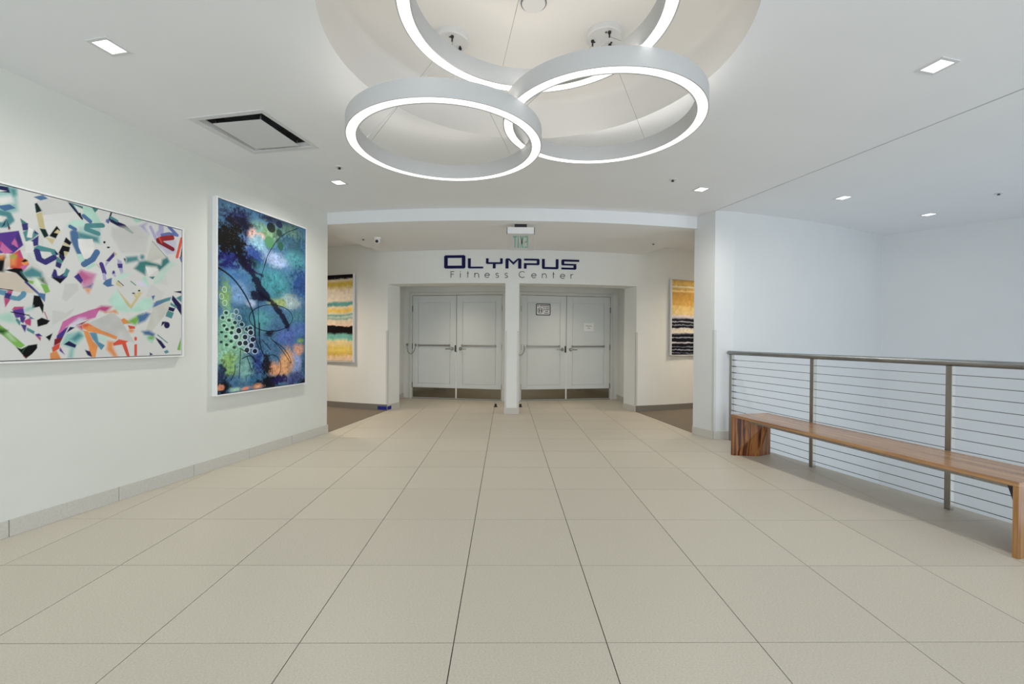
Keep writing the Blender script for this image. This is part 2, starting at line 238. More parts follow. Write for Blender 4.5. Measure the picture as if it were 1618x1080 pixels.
# artwork outlines in millimetres on the canvas
ART_A_COL=[[74,136,140],[140,185,180],[168,205,190],[70,110,152],[90,110,170],[32,32,82],[55,52,118],[20,20,25],[190,178,130],[70,50,132],[165,160,196],[180,60,120],[192,96,155],[150,28,32],[125,20,35],[216,138,66],[206,72,42],[118,172,76],[40,88,44],[184,184,181],[212,211,208],[56,122,120],[20,45,45],[196,184,168],[88,52,142],[85,140,165],[196,213,188],[196,191,210],[189,189,180]]
ART_A=[["p",1,[-44,2084,56,2087,62,1957,46,1942,-44,1907],1,1.0],["p",20,[-44,2006,34,2040,46,2000,-44,1953],1,1.0],["p",5,[-44,2077,18,2085,28,2053,-44,2039],0,1.0],["p",20,[-44,2054,10,2059,-44,2035],0,1.0],["p",0,[20,2083,54,2086,56,2050,38,2036],1,1.0],["p",3,[-37,1957,24,1985,52,1970,2,1938],0,1.0],["s",0,[-37,1922,18,1924,30,1896,2,1858,-37,1848],1,1.0,32],["p",20,[-12,1888,-13,1880,-15,1873,-18,1871,-21,1872,-24,1877,-24,1884,-24,1892,-21,1898,-18,1901,-15,1900,-13,1895],0,1.0],["p",5,[8,1895,26,1848,18,1831,14,1871],0,1.0],["p",5,[-14,1836,8,1895,2,1858],0,1.0],["p",13,[20,1844,28,1848,24,1827],0,1.0],["p",24,[-44,1796,66,1839,87,1756,38,1694,2,1693,-44,1679],0,1.0],["p",11,[-44,1765,-6,1753,-44,1689],0,1.0],["p",12,[-10,1752,38,1705,2,1687,-21,1709],0,1.0],["p",12,[32,1756,50,1796,64,1736,38,1746],0,1.0],["p",9,[22,1733,42,1750,62,1728,44,1708],0,1.0],["p",6,[46,1785,64,1831,85,1756,62,1767],0,0.7],["p",16,[26,1681,70,1727,87,1677,116,1647,87,1599,26,1608],0,1.0],["p",11,[58,1703,72,1727,87,1677,70,1674],0,1.0],["p",15,[26,1687,54,1692,50,1628,26,1624],1,1.0],["p",7,[-44,1664,2,1677,10,1658,-2,1578,-44,1572],1,1.0],["p",15,[-29,1671,2,1682,-6,1655,-21,1652],1,1.0],["p",23,[2,1656,22,1681,22,1618,-2,1594],0,1.0],["p",17,[52,1681,50,1676,46,1672,40,1669,34,1669,29,1672,28,1677,29,1682,34,1686,40,1688,46,1688,50,1685],1,1.0],["p",7,[2,1592,50,1612,87,1613,83,1569,50,1583],0,1.0],["p",15,[112,1657,110,1647,104,1639,95,1635,87,1636,81,1642,78,1651,81,1661,87,1669,95,1673,104,1672,110,1666],0,1.0],["p",7,[76,1654,95,1675,110,1665,91,1653],0,1.0],["p",12,[72,1626,112,1643,87,1601],0,1.0],["p",21,[72,1915,112,1890,83,1867],0,1.0],["p",6,[79,1882,108,1895,112,1853,85,1844],0,1.0],["p",0,[85,1836,112,1858,164,1843,133,1804,99,1780],0,1.0],["p",20,[112,1869,136,1864,129,1808,104,1808],0,1.0],["p",6,[138,1862,164,1841,142,1838],0,1.0],["p",6,[125,1791,162,1832,160,1771,138,1759],0,1.0],["p",20,[93,1779,133,1788,138,1723,99,1711],0,1.0],["p",0,[138,1751,160,1771,245,1761,260,1730,241,1709,222,1740,142,1732],0,1.0],["s",6,[153,1732,164,1685,195,1671,241,1709],0,1.0,33],["p",5,[243,1760,269,1731,250,1728],0,1.0],["p",22,[142,2023,153,2032,182,1990,149,1968],0,1.0],["p",8,[149,1962,179,1984,195,1878,164,1882],0,1.0],["p",22,[166,1877,197,1879,213,1841,191,1822],0,1.0],["p",8,[195,1828,245,1828,232,1789],0,1.0],["p",7,[216,1841,255,1915,274,1891,250,1832],0,1.0],["p",8,[241,1867,259,1893,276,1883,264,1866],0,1.0],["p",7,[305,1853,337,1825,327,1803,293,1819],0,1.0],["p",8,[286,1803,295,1816,327,1803,322,1793],0,1.0],["p",7,[286,1797,329,1792,322,1758,295,1759,298,1719,264,1742],0,1.0],["p",8,[293,1756,319,1758,305,1724],0,1.0],["p",5,[269,1743,302,1720,288,1689,267,1717],0,1.0],["p",0,[260,1718,290,1690,278,1673,250,1688],0,1.0],["p",6,[252,1686,283,1674,274,1641,248,1654],0,1.0],["p",3,[136,2063,182,2089,211,2075,173,2051],0,1.0],["p",19,[151,2042,213,2077,312,2087,362,2035,186,1964],0,0.6],["p",21,[312,2087,402,2081,402,2064,347,2077,377,2033,357,2033],0,1.0],["s",5,[327,2077,397,1997],0,1.0,13],["p",7,[362,2029,389,2034,397,1991,377,2010],0,1.0],["p",2,[402,2081,460,2092,509,2008,509,1972,450,1993,402,2040],0,1.0],["s",3,[407,2018,444,1992],0,1.0,27],["p",21,[455,2091,493,2089,474,2060],0,1.0],["s",2,[332,1928,357,1958,392,1966],1,1.0,41],["s",3,[329,1928,357,1917],0,1.0,23],["p",1,[377,1939,509,1972,509,1849,367,1855],1,0.7],["s",0,[520,1983,428,1958,423,1933,493,1919],0,1.0,32],["p",0,[372,1903,493,1894,498,1859,377,1863],1,1.0],["s",3,[352,1886,357,1841,387,1771,408,1733],1,1.0,50],["p",20,[372,1856,460,1875,471,1817,450,1734,408,1727,377,1804],0,1.0],["p",2,[362,1754,392,1760,418,1711,382,1699],0,1.0],["s",3,[408,1692,460,1736,487,1790],0,1.0,37],["p",2,[418,1675,471,1714,482,1698,429,1659],0,1.0],["p",21,[454,2092,494,2089,475,2060],0,1.0],["s",22,[578,2088,556,2010],0,1.0,10],["p",4,[544,2032,564,2040,558,2005,541,2013],0,1.0],["p",5,[564,2044,670,2026,720,1987,634,1998,570,2020],0,1.0],["s",0,[576,2053,616,2038],0,1.0,19],["s",0,[677,1996,720,1980],0,1.0,18],["p",19,[581,1985,758,2042,843,1988,823,1849,646,1810,576,1922],1,0.6],["p",2,[713,2089,810,2091,748,2059],0,1.0],["p",10,[771,2042,843,2090,810,2048,843,1995],1,1.0],["s",10,[857,2053,898,1973],0,1.0,24],["s",10,[940,2080,940,2038,919,2012],1,1.0,42],["p",10,[905,1934,955,1972,1065,1996,1065,1895,991,1867],1,0.6],["s",4,[947,2012,1005,2036,1065,2039],0,1.0,24],["s",4,[1005,2089,1073,2040],0,1.0,28],["s",13,[919,1964,954,1986,1031,2010],0,1.0,40],["s",14,[919,1957,969,1940,1035,1918],0,1.0,35],["s",16,[923,1986,944,1952],1,1.0,11],["s",16,[1113,2020,1073,1860],0,1.0,22],["s",14,[1118,1934,1108,1859],0,1.0,12],["s",4,[1104,1859,1116,1832],0,1.0,19],["p",28,[867,1950,980,1847,844,1779,824,1782],0,1.0],["s",21,[871,1947,984,1844],0,1.0,4],["p",0,[677,1790,758,1811,768,1779,677,1744],1,1.0],["p",0,[810,1813,808,1804,802,1796,794,1792,786,1793,780,1799,778,1808,780,1817,786,1825,794,1829,802,1828,808,1822],1,1.0],["p",7,[659,1780,674,1776,671,1750],0,1.0],["p",21,[758,1745,771,1773,817,1788,941,1774,948,1817,991,1846,1013,1807,927,1723,905,1755,824,1749,817,1674,733,1714],1,1.0],["p",20,[817,1741,919,1736,844,1671],0,1.0],["p",2,[885,1656,934,1724,1020,1816,1066,1809,991,1733,955,1651,878,1607],1,0.7],["p",21,[844,1667,892,1677,874,1651],0,1.0],["p",2,[791,1663,824,1661,851,1590,797,1617],0,1.0],["p",27,[758,1626,797,1624,844,1576,758,1599],1,1.0],["p",7,[541,1869,540,1865,537,1861,533,1859,529,1859,526,1862,525,1866,526,1870,529,1874,533,1876,537,1876,540,1873],0,1.0],["p",7,[569,1839,568,1836,564,1832,559,1831,554,1830,550,1832,548,1835,550,1838,554,1841,559,1843,564,1843,568,1842],0,1.0],["p",9,[596,1813,599,1782,564,1735,542,1738],0,1.0],["p",10,[542,1731,564,1735,536,1690],0,1.0],["s",9,[514,1711,533,1653],0,1.0,28],["s",10,[531,1640,536,1610],0,1.0,22],["s",8,[484,1706,508,1680],0,1.0,6],["p",8,[596,1816,617,1798,599,1782],0,1.0],["p",10,[617,1766,646,1752,659,1671,641,1655,620,1729],0,1.0],["p",9,[617,1731,653,1737,653,1705,623,1701],0,1.0],["p",9,[603,1663,601,1654,598,1647,593,1644,589,1645,585,1651,584,1660,585,1669,589,1676,593,1679,598,1677,601,1671],0,1.0],["s",10,[596,1649,602,1641],0,1.0,16],["p",2,[641,1668,720,1680,659,1626,599,1605],1,0.7],["p",3,[542,1604,582,1625,579,1578,599,1571,553,1556,522,1574],0,1.0],["p",8,[608,1588,620,1608,653,1561,611,1575],0,1.0],["s",7,[623,1608,659,1578],0,1.0,6],["s",21,[711,1616,746,1591],0,1.0,7],["p",23,[-44,1572,-22,1576,50,1583,155,1473,108,1468,42,1472,-45,1481],0,1.0],["p",7,[50,1586,83,1591,116,1536,99,1534],0,1.0],["s",6,[99,1534,155,1476],0,1.0,13],["p",0,[78,1590,129,1630,177,1605,186,1567,99,1561],1,1.0],["p",17,[112,1547,142,1545,133,1525,112,1530],0,1.0],["p",26,[133,1566,160,1569,186,1495,151,1508],1,1.0],["p",18,[160,1564,186,1567,204,1531,177,1544],1,1.0],["p",17,[171,1532,206,1531,220,1488,195,1474],0,1.0],["p",3,[129,1506,160,1476,197,1472,193,1419,160,1460],0,1.0],["s",7,[-37,1482,38,1477],0,1.0,5],["p",25,[-37,1477,14,1472,-2,1442,-37,1451],0,1.0],["p",6,[4,1460,34,1458,27,1421,-2,1429],0,1.0],["p",11,[14,1474,38,1474,34,1458,12,1459],0,1.0],["p",11,[-2,1429,27,1421,4,1372],0,1.0],["s",25,[38,1432,64,1429,85,1450,89,1464],0,1.0,27],["p",7,[138,1458,168,1455,188,1402,184,1346,166,1389,129,1376],0,1.0],["p",1,[89,1368,133,1392,133,1371,95,1352],1,1.0],["p",11,[44,1380,91,1384,83,1367,33,1359],0,1.0],["p",24,[37,1359,87,1373,95,1325,50,1312],0,1.0],["p",2,[-45,1323,29,1348,58,1292,74,1276,13,1285,-45,1303],1,1.0],["p",0,[58,1313,74,1292,70,1266,50,1302],0,1.0],["p",9,[70,1329,99,1320,87,1282,74,1292],0,1.0],["p",11,[89,1298,116,1315,125,1305,123,1267,99,1277],0,1.0],["p",9,[74,1276,103,1272,95,1226],0,1.0],["p",3,[112,1331,142,1311,120,1310],0,1.0],["s",7,[31,1348,116,1332],0,1.0,6],["p",0,[103,1259,142,1235,138,1216,103,1240],0,1.0],["p",9,[142,1216,164,1222,182,1205,155,1202],0,1.0],["p",11,[144,1211,173,1197,171,1175],0,1.0],["p",7,[153,1304,177,1321,220,1304,204,1281,157,1263],0,1.0],["s",11,[191,1358,206,1314],0,1.0,5],["p",7,[197,1200,234,1225,218,1175],0,1.0],["p",17,[-37,1288,13,1238,95,1149,78,1133,54,1139,-37,1242],0,1.0],["p",26,[2,1222,25,1223,50,1175,29,1181],1,0.6],["p",18,[-37,1252,13,1238,-2,1217,-37,1222],1,1.0],["p",7,[52,1139,78,1127,112,1148,155,1156,155,1131,129,1094,99,1068],0,1.0],["s",18,[82,1106,91,1127,112,1146],0,1.0,5],["s",13,[87,1085,101,1069],0,1.0,4],["p",19,[298,1548,372,1557,377,1516,307,1434,283,1449],0,0.6],["p",19,[232,1371,307,1359,357,1397,327,1348,288,1312,232,1276],0,0.6],["p",12,[367,1620,392,1654,482,1637,460,1567,403,1537],1,0.8],["p",11,[377,1622,387,1647,450,1608,408,1573],1,0.7],["p",9,[349,1600,377,1628,403,1584,390,1559],0,1.0],["p",24,[408,1534,460,1567,450,1536],1,1.0],["p",15,[410,1531,450,1530,434,1498],1,1.0],["p",6,[227,1589,241,1636,269,1624,269,1595,322,1643,312,1595,274,1546],0,1.0],["p",20,[250,1649,278,1642,274,1602,260,1594],0,1.0],["p",7,[222,1583,278,1579,298,1588,274,1546],0,1.0],["p",0,[288,1598,307,1652,327,1638,307,1595],0,1.0],["p",12,[236,1130,250,1186,288,1301,342,1338,461,1392,510,1408,477,1338,418,1318,357,1303,307,1267,288,1209,274,1169],0,1.0],["p",9,[255,1209,322,1276,279,1175,255,1175],0,1.0],["p",14,[243,1186,288,1198,274,1163,241,1147],0,1.0],["p",27,[327,1279,377,1328,418,1330,352,1268],1,1.0],["p",14,[362,1280,439,1319,397,1287],0,1.0],["p",11,[367,1274,413,1288,398,1243],1,1.0],["p",16,[229,1133,274,1163,269,1124,234,1102],0,1.0],["p",15,[220,1097,255,1113,279,1058,222,1057],0,1.0],["p",24,[274,1135,300,1083,269,1112],0,1.0],["p",1,[279,1152,307,1221,398,1246,408,1198,357,1134,342,1058,317,1065,327,1128],1,1.0],["p",0,[327,1186,377,1233,403,1210,357,1169],1,1.0],["p",5,[307,1227,327,1267,357,1265,322,1238],0,1.0],["p",5,[293,1152,322,1175,364,1148,357,1128],0,1.0],["p",15,[392,1281,429,1294,510,1260,510,1220,434,1240,400,1258],0,1.0],["p",16,[398,1281,429,1294,455,1283,408,1267],1,1.0],["p",15,[403,1246,434,1240,463,1174,493,1137,477,1059,439,1072,439,1126],0,1.0],["p",5,[413,1115,445,1102,458,1062,429,1078],0,1.0],["p",11,[481,1393,514,1420,582,1419,542,1376],1,1.0],["p",12,[433,1378,476,1387,476,1338,433,1318],1,1.0],["p",15,[536,1372,611,1402,623,1371,588,1375],1,1.0],["p",19,[433,1297,588,1381,635,1340,740,1160,617,1186],0,1.0],["p",15,[433,1282,617,1206,611,1183,433,1252],0,1.0],["p",25,[438,1234,487,1229,498,1168,537,1143,514,1109,460,1186],0,1.0],["p",2,[487,1223,565,1199,537,1162,498,1174],1,0.7],["p",15,[554,1174,594,1168,588,1130,623,1059,594,1060,548,1112],1,1.0],["p",16,[588,1155,629,1186,696,1170,677,1161,705,1059,684,1060,650,1148,594,1139],0,1.0],["p",16,[756,1190,755,1182,751,1176,746,1174,741,1176,737,1182,736,1190,737,1198,741,1204,746,1206,751,1204,755,1198],0,1.0],["p",16,[737,1147,756,1150,756,1061,737,1062],0,1.0],["p",15,[641,1330,665,1341,714,1304,659,1296],0,1.0],["p",16,[690,1290,740,1282,743,1266,702,1261],0,1.0],["p",15,[733,1249,731,1242,724,1237,715,1236,705,1237,698,1242,696,1248,698,1255,705,1260,715,1262,724,1260,731,1256],1,1.0],["p",2,[559,1461,611,1541,708,1408,798,1494,851,1506,878,1481,878,1433,785,1393,677,1387,617,1390],1,1.0],["p",8,[614,1554,659,1501,711,1441,721,1455,765,1525,746,1529,775,1546,794,1541,714,1409,683,1439],0,1.0],["p",8,[727,1531,746,1529,765,1498,752,1477],0,1.0],["p",7,[740,1530,739,1527,735,1525,730,1524,725,1524,721,1526,720,1528,721,1531,725,1533,730,1534,735,1534,739,1533],0,1.0],["p",7,[780,1554,779,1551,776,1548,771,1547,767,1547,764,1549,762,1552,764,1556,767,1558,771,1560,776,1559,779,1557],0,1.0],["p",17,[683,1316,772,1373,785,1347,746,1292],1,1.0],["p",21,[759,1359,798,1381,785,1333],1,1.0],["p",3,[765,1359,824,1392,858,1384,818,1328,765,1303],1,1.0],["p",3,[864,1521,892,1530,878,1488],0,1.0],["p",0,[899,1483,992,1519,1025,1529,1014,1499,970,1482,878,1433],0,1.0],["p",4,[885,1468,970,1489,878,1433],1,1.0],["p",5,[1043,1573,1112,1588,1112,1566],0,1.0],["p",0,[1066,1525,1112,1551,1112,1493],0,1.0],["p",5,[1036,1544,1066,1518,1112,1471,1113,1384,1082,1426,1028,1508],0,1.0],["p",0,[1021,1486,1074,1454,1066,1439,1014,1464],0,1.0],["p",5,[1006,1449,1059,1438,1044,1409,999,1420],0,1.0],["p",0,[992,1420,1047,1402,1029,1354,977,1370],0,1.0],["p",28,[878,1433,1021,1500,992,1406,865,1241,824,1261],0,1.0],["p",5,[1013,1300,1010,1287,1001,1277,988,1273,976,1276,967,1286,964,1299,967,1312,976,1322,988,1326,1001,1323,1010,1314],0,1.0],["p",5,[949,1326,985,1328,941,1288],0,1.0],["p",3,[791,1247,845,1254,892,1228,879,1200,851,1214,811,1220],1,1.0],["p",2,[811,1217,892,1200,872,1152,838,1173],0,1.0],["p",17,[886,1197,882,1190,874,1185,862,1183,850,1185,841,1190,838,1197,841,1204,850,1209,862,1211,873,1209,882,1204],1,1.0],["s",0,[913,1221,992,1158],0,1.0,8],["p",5,[892,1204,942,1173,981,1123,956,1110,920,1159],0,1.0],["p",0,[963,1089,992,1102,1007,1080,978,1071],0,1.0],["p",17,[1109,1201,1106,1092,1075,1100],0,1.0],["p",5,[852,1085,879,1067,852,1061],0,1.0]]
ART_B=[["b",1554,2402,155,84,[84,122,150]],["b",1707,2325,275,101,[35,40,88]],["b",2117,2431,299,44,[50,60,90]],["b",1563,2145,195,130,[8,8,12]],["b",1587,1954,174,79,[30,35,112]],["b",1926,2318,138,92,[110,152,150]],["b",2098,2272,178,109,[122,152,118]],["b",2380,2367,221,77,[92,122,112]],["b",2380,2212,222,131,[60,96,112]],["b",1767,2143,94,89,[84,108,154]],["b",1854,2231,62,69,[200,164,152]],["b",1963,2228,56,36,[194,162,152]],["b",1927,2128,119,92,[132,172,188]],["b",1882,2007,135,91,[50,80,142]],["b",1708,2009,66,114,[20,15,42]],["b",2169,2036,162,89,[152,168,198]],["b",2460,2063,194,110,[80,142,152]],["b",1691,2294,174,74,[18,16,50]],["b",1539,2172,170,84,[7,7,11]],["b",1524,2065,138,97,[7,7,11]],["b",1586,2124,150,124,[7,7,11]],["b",1666,2228,98,60,[9,9,16]],["b",1683,2071,74,100,[12,10,26]],["b",1794,1922,165,75,[22,18,46]],["b",1587,1869,142,46,[35,40,112]],["b",1668,1775,189,80,[70,120,166]],["b",1710,1626,158,115,[116,152,188]],["b",1839,1541,79,62,[164,178,204]],["b",2170,1783,327,193,[70,142,152]],["b",2221,1992,177,67,[152,168,198]],["b",2531,1812,141,176,[45,80,132]],["b",2417,1603,157,102,[160,178,178]],["b",2202,1570,134,45,[152,168,112]],["b",1526,1581,76,167,[128,164,102]],["b",1535,1304,123,182,[132,182,156]],["b",1804,1429,130,97,[58,106,128]],["b",2005,1389,171,129,[80,142,152]],["b",2498,1411,139,104,[80,132,142]],["b",2534,1292,153,112,[82,114,168]],["b",1590,1108,222,177,[140,186,162]],["b",1590,944,111,105,[136,172,106]],["b",1798,905,130,131,[122,166,162]],["b",1932,954,101,142,[45,65,132]],["b",2331,1211,217,116,[86,108,172]],["b",2478,919,138,135,[136,152,192]],["b",2322,934,119,177,[204,158,112]],["b",2154,883,111,89,[204,152,112]],["b",2045,933,77,116,[20,20,35]],["b",2535,1076,100,76,[198,152,128]],["b",2558,1172,71,32,[132,168,102]],["b",2514,749,199,72,[75,85,132]],["b",1513,755,99,91,[15,20,30]],["b",1498,872,45,90,[45,60,92]],["b",1887,787,108,56,[60,110,142]],["b",2075,742,167,66,[25,22,35]],["b",2237,757,104,38,[40,35,92]],["b",2597,702,108,49,[30,35,50]],["b",1773,708,73,22,[208,142,112]],["b",1933,712,69,30,[208,152,112]],["b",1491,744,32,27,[208,142,112]],["b",1656,710,82,26,[152,182,166]],["b",2632,870,49,164,[60,90,112]],["b",2093,1246,79,44,[25,20,40]],["l",[1725,1952,1803,1883,1892,1798,1966,1680,2121,1578,2276,1439,2363,1327],76,[24,15,46],1],["l",[1874,1628,1948,1621,2081,1590],57,[24,15,46],1],["l",[1768,1939,1874,1852,1984,1839],38,[40,25,70],1],["e",2083,2192,68,62,[86,136,96],0],["e",2102,2350,59,50,[24,24,34],0],["e",2219,2412,47,37,[40,45,76],0],["e",2241,2184,42,49,[50,96,70],0],["e",2219,2322,41,37,[50,70,60],0],["e",1526,1643,24,26,[196,212,206],7],["e",1496,1579,24,26,[196,212,206],7],["e",1530,1520,24,25,[196,212,206],7],["e",1661,1447,26,26,[196,212,206],7],["e",1621,1405,26,26,[196,212,206],7],["e",1694,1389,26,27,[196,212,206],7],["e",1546,1431,18,13,[18,26,34],0],["e",1546,1431,28,24,[190,214,204],6],["e",1508,1384,18,13,[18,26,34],0],["e",1508,1384,27,24,[190,214,204],6],["e",1577,1364,19,13,[18,26,34],0],["e",1577,1364,28,24,[190,214,204],6],["e",1645,1344,19,14,[18,26,34],0],["e",1645,1344,29,24,[190,214,204],6],["e",1523,1313,18,13,[18,26,34],0],["e",1523,1313,27,23,[190,214,204],6],["e",1724,1329,20,13,[18,26,34],0],["e",1724,1329,30,24,[190,214,204],6],["e",1617,1296,19,13,[18,26,34],0],["e",1617,1296,29,23,[190,214,204],6],["e",1554,1278,19,13,[18,26,34],0],["e",1554,1278,28,23,[190,214,204],6],["e",1605,1247,19,14,[18,26,34],0],["e",1605,1247,28,24,[190,214,204],6],["e",1788,1284,21,14,[18,26,34],0],["e",1788,1284,31,25,[190,214,204],6],["e",1831,1295,21,14,[18,26,34],0],["e",1831,1295,31,25,[190,214,204],6],["e",1690,1268,28,24,[16,16,30],0],["e",1690,1268,34,30,[214,214,226],8],["e",1543,1213,18,13,[22,40,44],0],["e",1602,1168,19,14,[22,40,44],0],["e",1638,1111,19,13,[22,40,44],0],["e",1551,1135,18,13,[22,40,44],0],["e",1493,1162,18,13,[22,40,44],0],["e",1497,1251,18,12,[22,40,44],0],["e",1658,1207,26,21,[22,22,48],0],["e",1658,1207,33,26,[206,208,224],8],["e",1766,1208,27,22,[22,22,48],0],["e",1766,1208,34,27,[206,208,224],8],["e",1703,1147,26,22,[22,22,48],0],["e",1703,1147,33,27,[206,208,224],8],["e",1771,1150,27,22,[22,22,48],0],["e",1771,1150,34,28,[206,208,224],8],["e",1863,1184,29,22,[22,22,48],0],["e",1863,1184,36,28,[206,208,224],8],["e",1845,1125,28,22,[22,22,48],0],["e",1845,1125,35,28,[206,208,224],8],["e",1789,1081,27,22,[22,22,48],0],["e",1789,1081,34,28,[206,208,224],8],["e",1890,1068,28,22,[22,22,48],0],["e",1890,1068,36,28,[206,208,224],8],["e",1836,1253,28,22,[22,22,48],0],["e",1836,1253,35,27,[206,208,224],8],["l",[2516,2442,2325,2354,2178,2231,2098,2119,2040,2028,2012,1937],8,[14,14,20],0],["l",[2040,2006,1965,1815,1956,1729],8,[14,14,20],0],["l",[1457,1835,1588,1784,1701,1692,1786,1592,1857,1473,1889,1349,1890,1223],17,[14,14,20],0],["l",[2429,1423,2418,1384,2383,1347,2330,1315,2261,1291,2183,1275,2102,1268,2024,1272,1954,1284,1895,1304,1850,1330,1823,1361,1813,1395,1822,1429,1850,1462,1894,1493,1953,1518,2023,1537,2101,1547,2182,1549,2260,1540,2328,1522,2383,1495,2417,1461,2429,1423],9,[14,14,20],0],["l",[1929,1591,1940,1223],8,[14,14,20],0],["l",[2103,1195,2225,1112,2332,1003,2421,898,2387,993,2278,1104,2123,1180],9,[14,14,20],0],["l",[2252,892,2246,853,2228,818,2199,792,2164,777,2125,774,2086,783,2052,804,2025,833,2008,869,2002,907,2008,944,2025,978,2051,1004,2085,1020,2123,1025,2162,1018,2198,999,2227,969,2246,932,2252,892],9,[14,14,20],0],["l",[1704,1100,1841,1035,1895,955],9,[14,14,20],0],["l",[1712,1086,1704,938,1696,817],9,[14,14,20],0],["l",[1729,998,1806,1029,1877,1012,1904,955],9,[14,14,20],0],["l",[1789,1016,1842,889],9,[14,14,20],0],["l",[1647,941,1647,875,1599,799],9,[14,14,20],0],["l",[1987,1180,2103,1077],9,[14,14,20],0],["l",[1885,1349,1894,1173,1950,1088],13,[14,14,20],0],["l",[1949,1351,1950,1138,1987,1051,2026,1014],13,[14,14,20],0]]
# ------------------------------------------------------------------ layout
CEIL = 2.785; SOFF = 2.635; HEAD = 2.10
WA = Vector((-2.988, 2.693)); WB = Vector((-2.268, 5.729)); WU = (WB-WA).normalized(); WN = Vector((WU.y, -WU.x))
PC = Vector((.10, 15.24)); PR = 8.03          # portico wall: a wide convex arc
FC = Vector((.08, 15.10)); FR = 9.667         # curved bulkhead in front of it
def arc(c, r, x0, x1, n=24):
    return [(x0+(x1-x0)*i/n, c.y-math.sqrt(r*r-(x0+(x1-x0)*i/n-c.x)**2)) for i in range(n+1)]
def wpt(s, d=0): p = WA+WU*s+WN*d; return (p.x, p.y)
SLAB0 = Vector((2.735, 5.435)); SLABD = Vector((-.2575, .9663)).normalized()   # edge of the floor over the stair hall
def slab(y): return (SLAB0.x+(y-SLAB0.y)*SLABD.x/SLABD.y, y)

# ------------------------------------------------------------------ floor
fl = MB().prism([(-5.6, -2.9), slab(-2.9), slab(5.5), (3.0, 6.0), (5.6, 7.0), (5.6, 9.9), (-5.6, 9.9)], -.30, -.0045)
floor = build('floor', fl, M_GROUT, kind='structure')
def clip(poly, p, n):
    out = []
    for i in range(len(poly)):
        a = Vector(poly[i]); b = Vector(poly[(i+1) % len(poly)]); da = (a-p).dot(n); db = (b-p).dot(n)
        if da >= 0: out.append(tuple(a))
        if (da >= 0) != (db >= 0): out.append(tuple(a+(b-a)*(da/(da-db))))
    return out
T = .61; X0 = -.1997; Y0 = 1.7817; G = .0021
nL = Vector((WU.y, -WU.x)); nS = Vector((-SLABD.y, SLABD.x))
tile_mesh = None
for j in range(-5, 13):
    for i in range(-9, 9):
        x0, x1, y0, y1 = X0+i*T+G, X0+(i+1)*T-G, Y0+j*T+G, Y0+(j+1)*T-G
        if y0 > 9.2 or y1 < -1.4: continue
        q = [(x0, y0), (x1, y0), (x1, y1), (x0, y1)]; full = True
        yc = (y0+y1)/2
        if yc > 7.9 and (x1 < -2.1 or x0 > 2.3): continue
        if yc < 7.9:
            pL = WA+WN*(-.02) if yc < 5.8 else Vector((-2.40, 5.73))
            c = clip(q, pL, nL)
            if len(c) > 2: c = clip(c, SLAB0+nS*.004, nS) if yc < 5.6 else clip(c, Vector((2.60, 5.73)), Vector((-WU.y, -WU.x)))
            if len(c) < 3: continue
            ar = abs(sum(c[k][0]*c[(k+1) % len(c)][1]-c[(k+1) % len(c)][0]*c[k][1] for k in range(len(c))))/2
            if ar < .004: continue
            full = ar > .3695; q = c
        if full:
            if tile_mesh is None:
                o = build('floor_tile', MB().prism([(x0, y0), (x1, y0), (x1, y1), (x0, y1)], -.0045, 0), M_TILE, floor, loc=(x0, y0, 0)); tile_mesh = o.data
            else:
                o = bpy.data.objects.new('floor_tile', tile_mesh); COL.objects.link(o); o.parent = floor; o.location = (x0, y0, 0)
        else:
            build('floor_tile', MB().prism(q, -.0045, 0), M_TILE, floor, loc=(q[0][0], q[0][1], 0))
# carpet in the two side passages, its edge on the line of the side walls
build('floor_carpet_left', MB().prism([wpt(3.17, 0), (-1.98, 7.515)]+[(x, y-.005) for x, y in arc(PC, PR, -2.0, -5.4, 12)]+[(-5.4, 5.2), wpt(3.05, -.2), wpt(3.12, -.02)], -.0045, .006), M_CARPET, kind='structure')
build('floor_carpet_right', MB().prism([(2.44, 5.80), (2.195, 7.515)]+[(x, y-.005) for x, y in arc(PC, PR, 2.2, 5.4, 12)]+[(5.4, 6.75), (2.9, 5.85)], -.0045, .006), M_CARPET, kind='structure')

# ------------------------------------------------------------------ walls
build('wall_left', MB().prism([wpt(-5.75), wpt(3.12), wpt(3.12, -.24), wpt(-5.75, -.24)], 0, CEIL), M_WALL, kind='structure')
vf = [(2.534, 5.441), (2.787, 5.470), (3.132, 5.575), (3.618, 5.735), (4.123, 5.925), (4.495, 6.085), (5.048, 6.365), (5.60, 6.645)]
vb = [(2.70, 5.92), (3.0, 6.0), (3.6, 6.18), (4.1, 6.37), (4.9, 6.75), (5.45, 7.05)]
build('wall_stair_hall', MB().prism([(2.416, 5.76)]+vf+vb[::-1], -3.4, CEIL), M_WALLW, kind='structure', smooth=False)
build('wall_right', MB().prism([(5.60, 6.645), (7.5, 4.328), (7.75, 4.5), (5.72, 7.0)], -3.4, CEIL), M_WALLW, kind='structure')
w = MB(); w.prism([(7.5, 4.4), (7.75, 4.5), (7.75, 3.7), (7.5, 3.7)], -3.4, CEIL); w.prism([(7.5, -2.1), (7.75, -2.1), (7.75, -2.9), (7.5, -2.9)], -3.4, CEIL)
w.box(7.5, 7.75, -2.1, 3.7, 2.3, CEIL); w.box(7.5, 7.75, -2.1, 3.7, -3.4, -2.5)
build('wall_stair_hall_side', w, M_WALLW, kind='structure')
fr = MB()
for y in (-2.1, -.65, .8, 2.25, 3.65): fr.box(7.55, 7.65, y, y+.06, -2.5, 2.3)
fr.box(7.55, 7.65, -2.1, 3.71, -.3, -.22)
build('window_1', fr, M_DARK, kind='structure')
